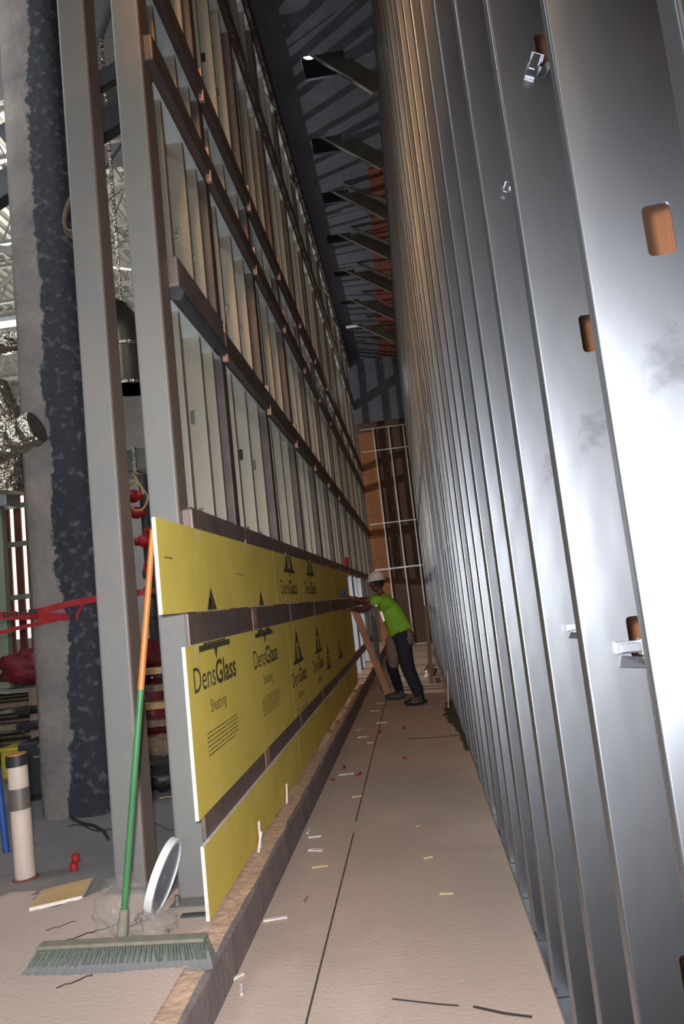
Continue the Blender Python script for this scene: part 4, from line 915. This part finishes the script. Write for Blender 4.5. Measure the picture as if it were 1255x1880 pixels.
skin('trousers', T, [(0, 1), (1, 2), (2, 3), (0, 4), (4, 5), (5, 6)], NAVY, person)
build('tool_apron', blob((-.375, 9.46, .70), (.095, .10, .23), 61, 20, 14, .05), DUSTY, person)['label'] = 'dusty brown tool apron'
build('tool_pouch', blob((-.13, 9.40, .86), (.06, .08, .10), 63, 16, 10, .12), DUSTY, person)
build('belt', MB().tube([(-.235 + .14 * math.cos(a_ * .5236), 9.52 + .155 * math.sin(a_ * .5236), 0.925) for a_ in range(13)], .022, 8), HAIR, person)
for (x, y) in ((-.085, 9.44), (-.36, 10.12)):
    build('boot', MB().sphere((x - .07, y - .01, .045), .155, .055, .05, 18, 10, lambda d: 1 if d.z > -.8 else .9).tube([(x, y, .05), (x - .005, y, .15)], .055, 14), BLACKP if y < 10 else BEAM, person)
# head with face, hair and hard hat; looks along -x and a little away
hc = Vector((-.485, 9.54, 1.615)); fd = Vector((-.9, .40, -.15)).normalized()
def headf(d):
    f = 1 + .10 * max(0, d.dot(fd)) ** 8 * (1 if -.35 < d.z < .15 else 0) - .10 * max(0, -d.z) * max(0, -d.dot(fd))
    return f
hm = MB().sphere(hc, .085, .080, .112, 24, 18, headf)
sd = fd.cross(Vector((0, 0, 1))).normalized()
hm.sphere(hc + fd * .092 - Vector((0, 0, .012)), .012, .012, .020, 8, 6)        # nose
for s_ in (-1, 1): hm.sphere(hc + sd * .082 * s_ - Vector((0, 0, .005)), .014, .012, .028, 8, 6)   # ears
hm.sphere(hc + fd * .085 - Vector((0, 0, .052)), .016, .020, .007, 8, 6)
head = build('head', hm, SKIN, person)
eye = MB()
for s_ in (-1, 1): eye.sphere(hc + fd * .078 + sd * .030 * s_ + Vector((0, 0, .012)), .010, .010, .008, 8, 6)
build('eyes', eye, HATM, head)
build('hair', MB().sphere(hc - fd * .012 + Vector((0, 0, .012)), .092, .088, .108, 20, 14, lambda d: 1 if d.dot(fd) < .35 and d.z > -.6 else .86), HAIR, head)
hat = MB(); up_ = (Vector((0, 0, 1)) + fd * -.05).normalized(); hcn = hc + Vector((0, 0, .045))
N = 28; prof = [(0, .125), (.05, .118), (.085, .092), (.106, .05), (.112, .0), (.135, -.006), (.135, -.012), (.10, -.010)]
V = []
for (r, h) in prof:
    for k in range(N):
        a_ = 2 * math.pi * k / N; d = fd * math.cos(a_) * (1.12 + (.22 if (r > .12 and math.cos(a_) > .3) else 0)) + sd * math.sin(a_); d.z *= .5
        V.append(hcn + d * r + Vector((0, 0, h)))
hat.add(V, [(i * N + k, (i + 1) * N + k, (i + 1) * N + (k + 1) % N, i * N + (k + 1) % N) for i in range(len(prof) - 1) for k in range(N)], True)
build('hard_hat', hat, HATM, person)
build('reflective_band', MB().bar((-.435, 9.345, 1.12), (-.462, 9.350, 1.25), .03, .012, (0, 1, 0)), REFL, person); build('reflective_dot', MB().sphere((-.51, 9.315, 1.33), .018, .01, .018), REFL, person)
build('glove', blob((-.955, 9.68, 1.54), (.030, .035, .06), 71, 12, 8, .1), BLUE, person)
for o in bpy.data.objects:
    if '_r' in o: del o['_r']
for o in bpy.data.objects:
    if '_o' in o: del o['_o']
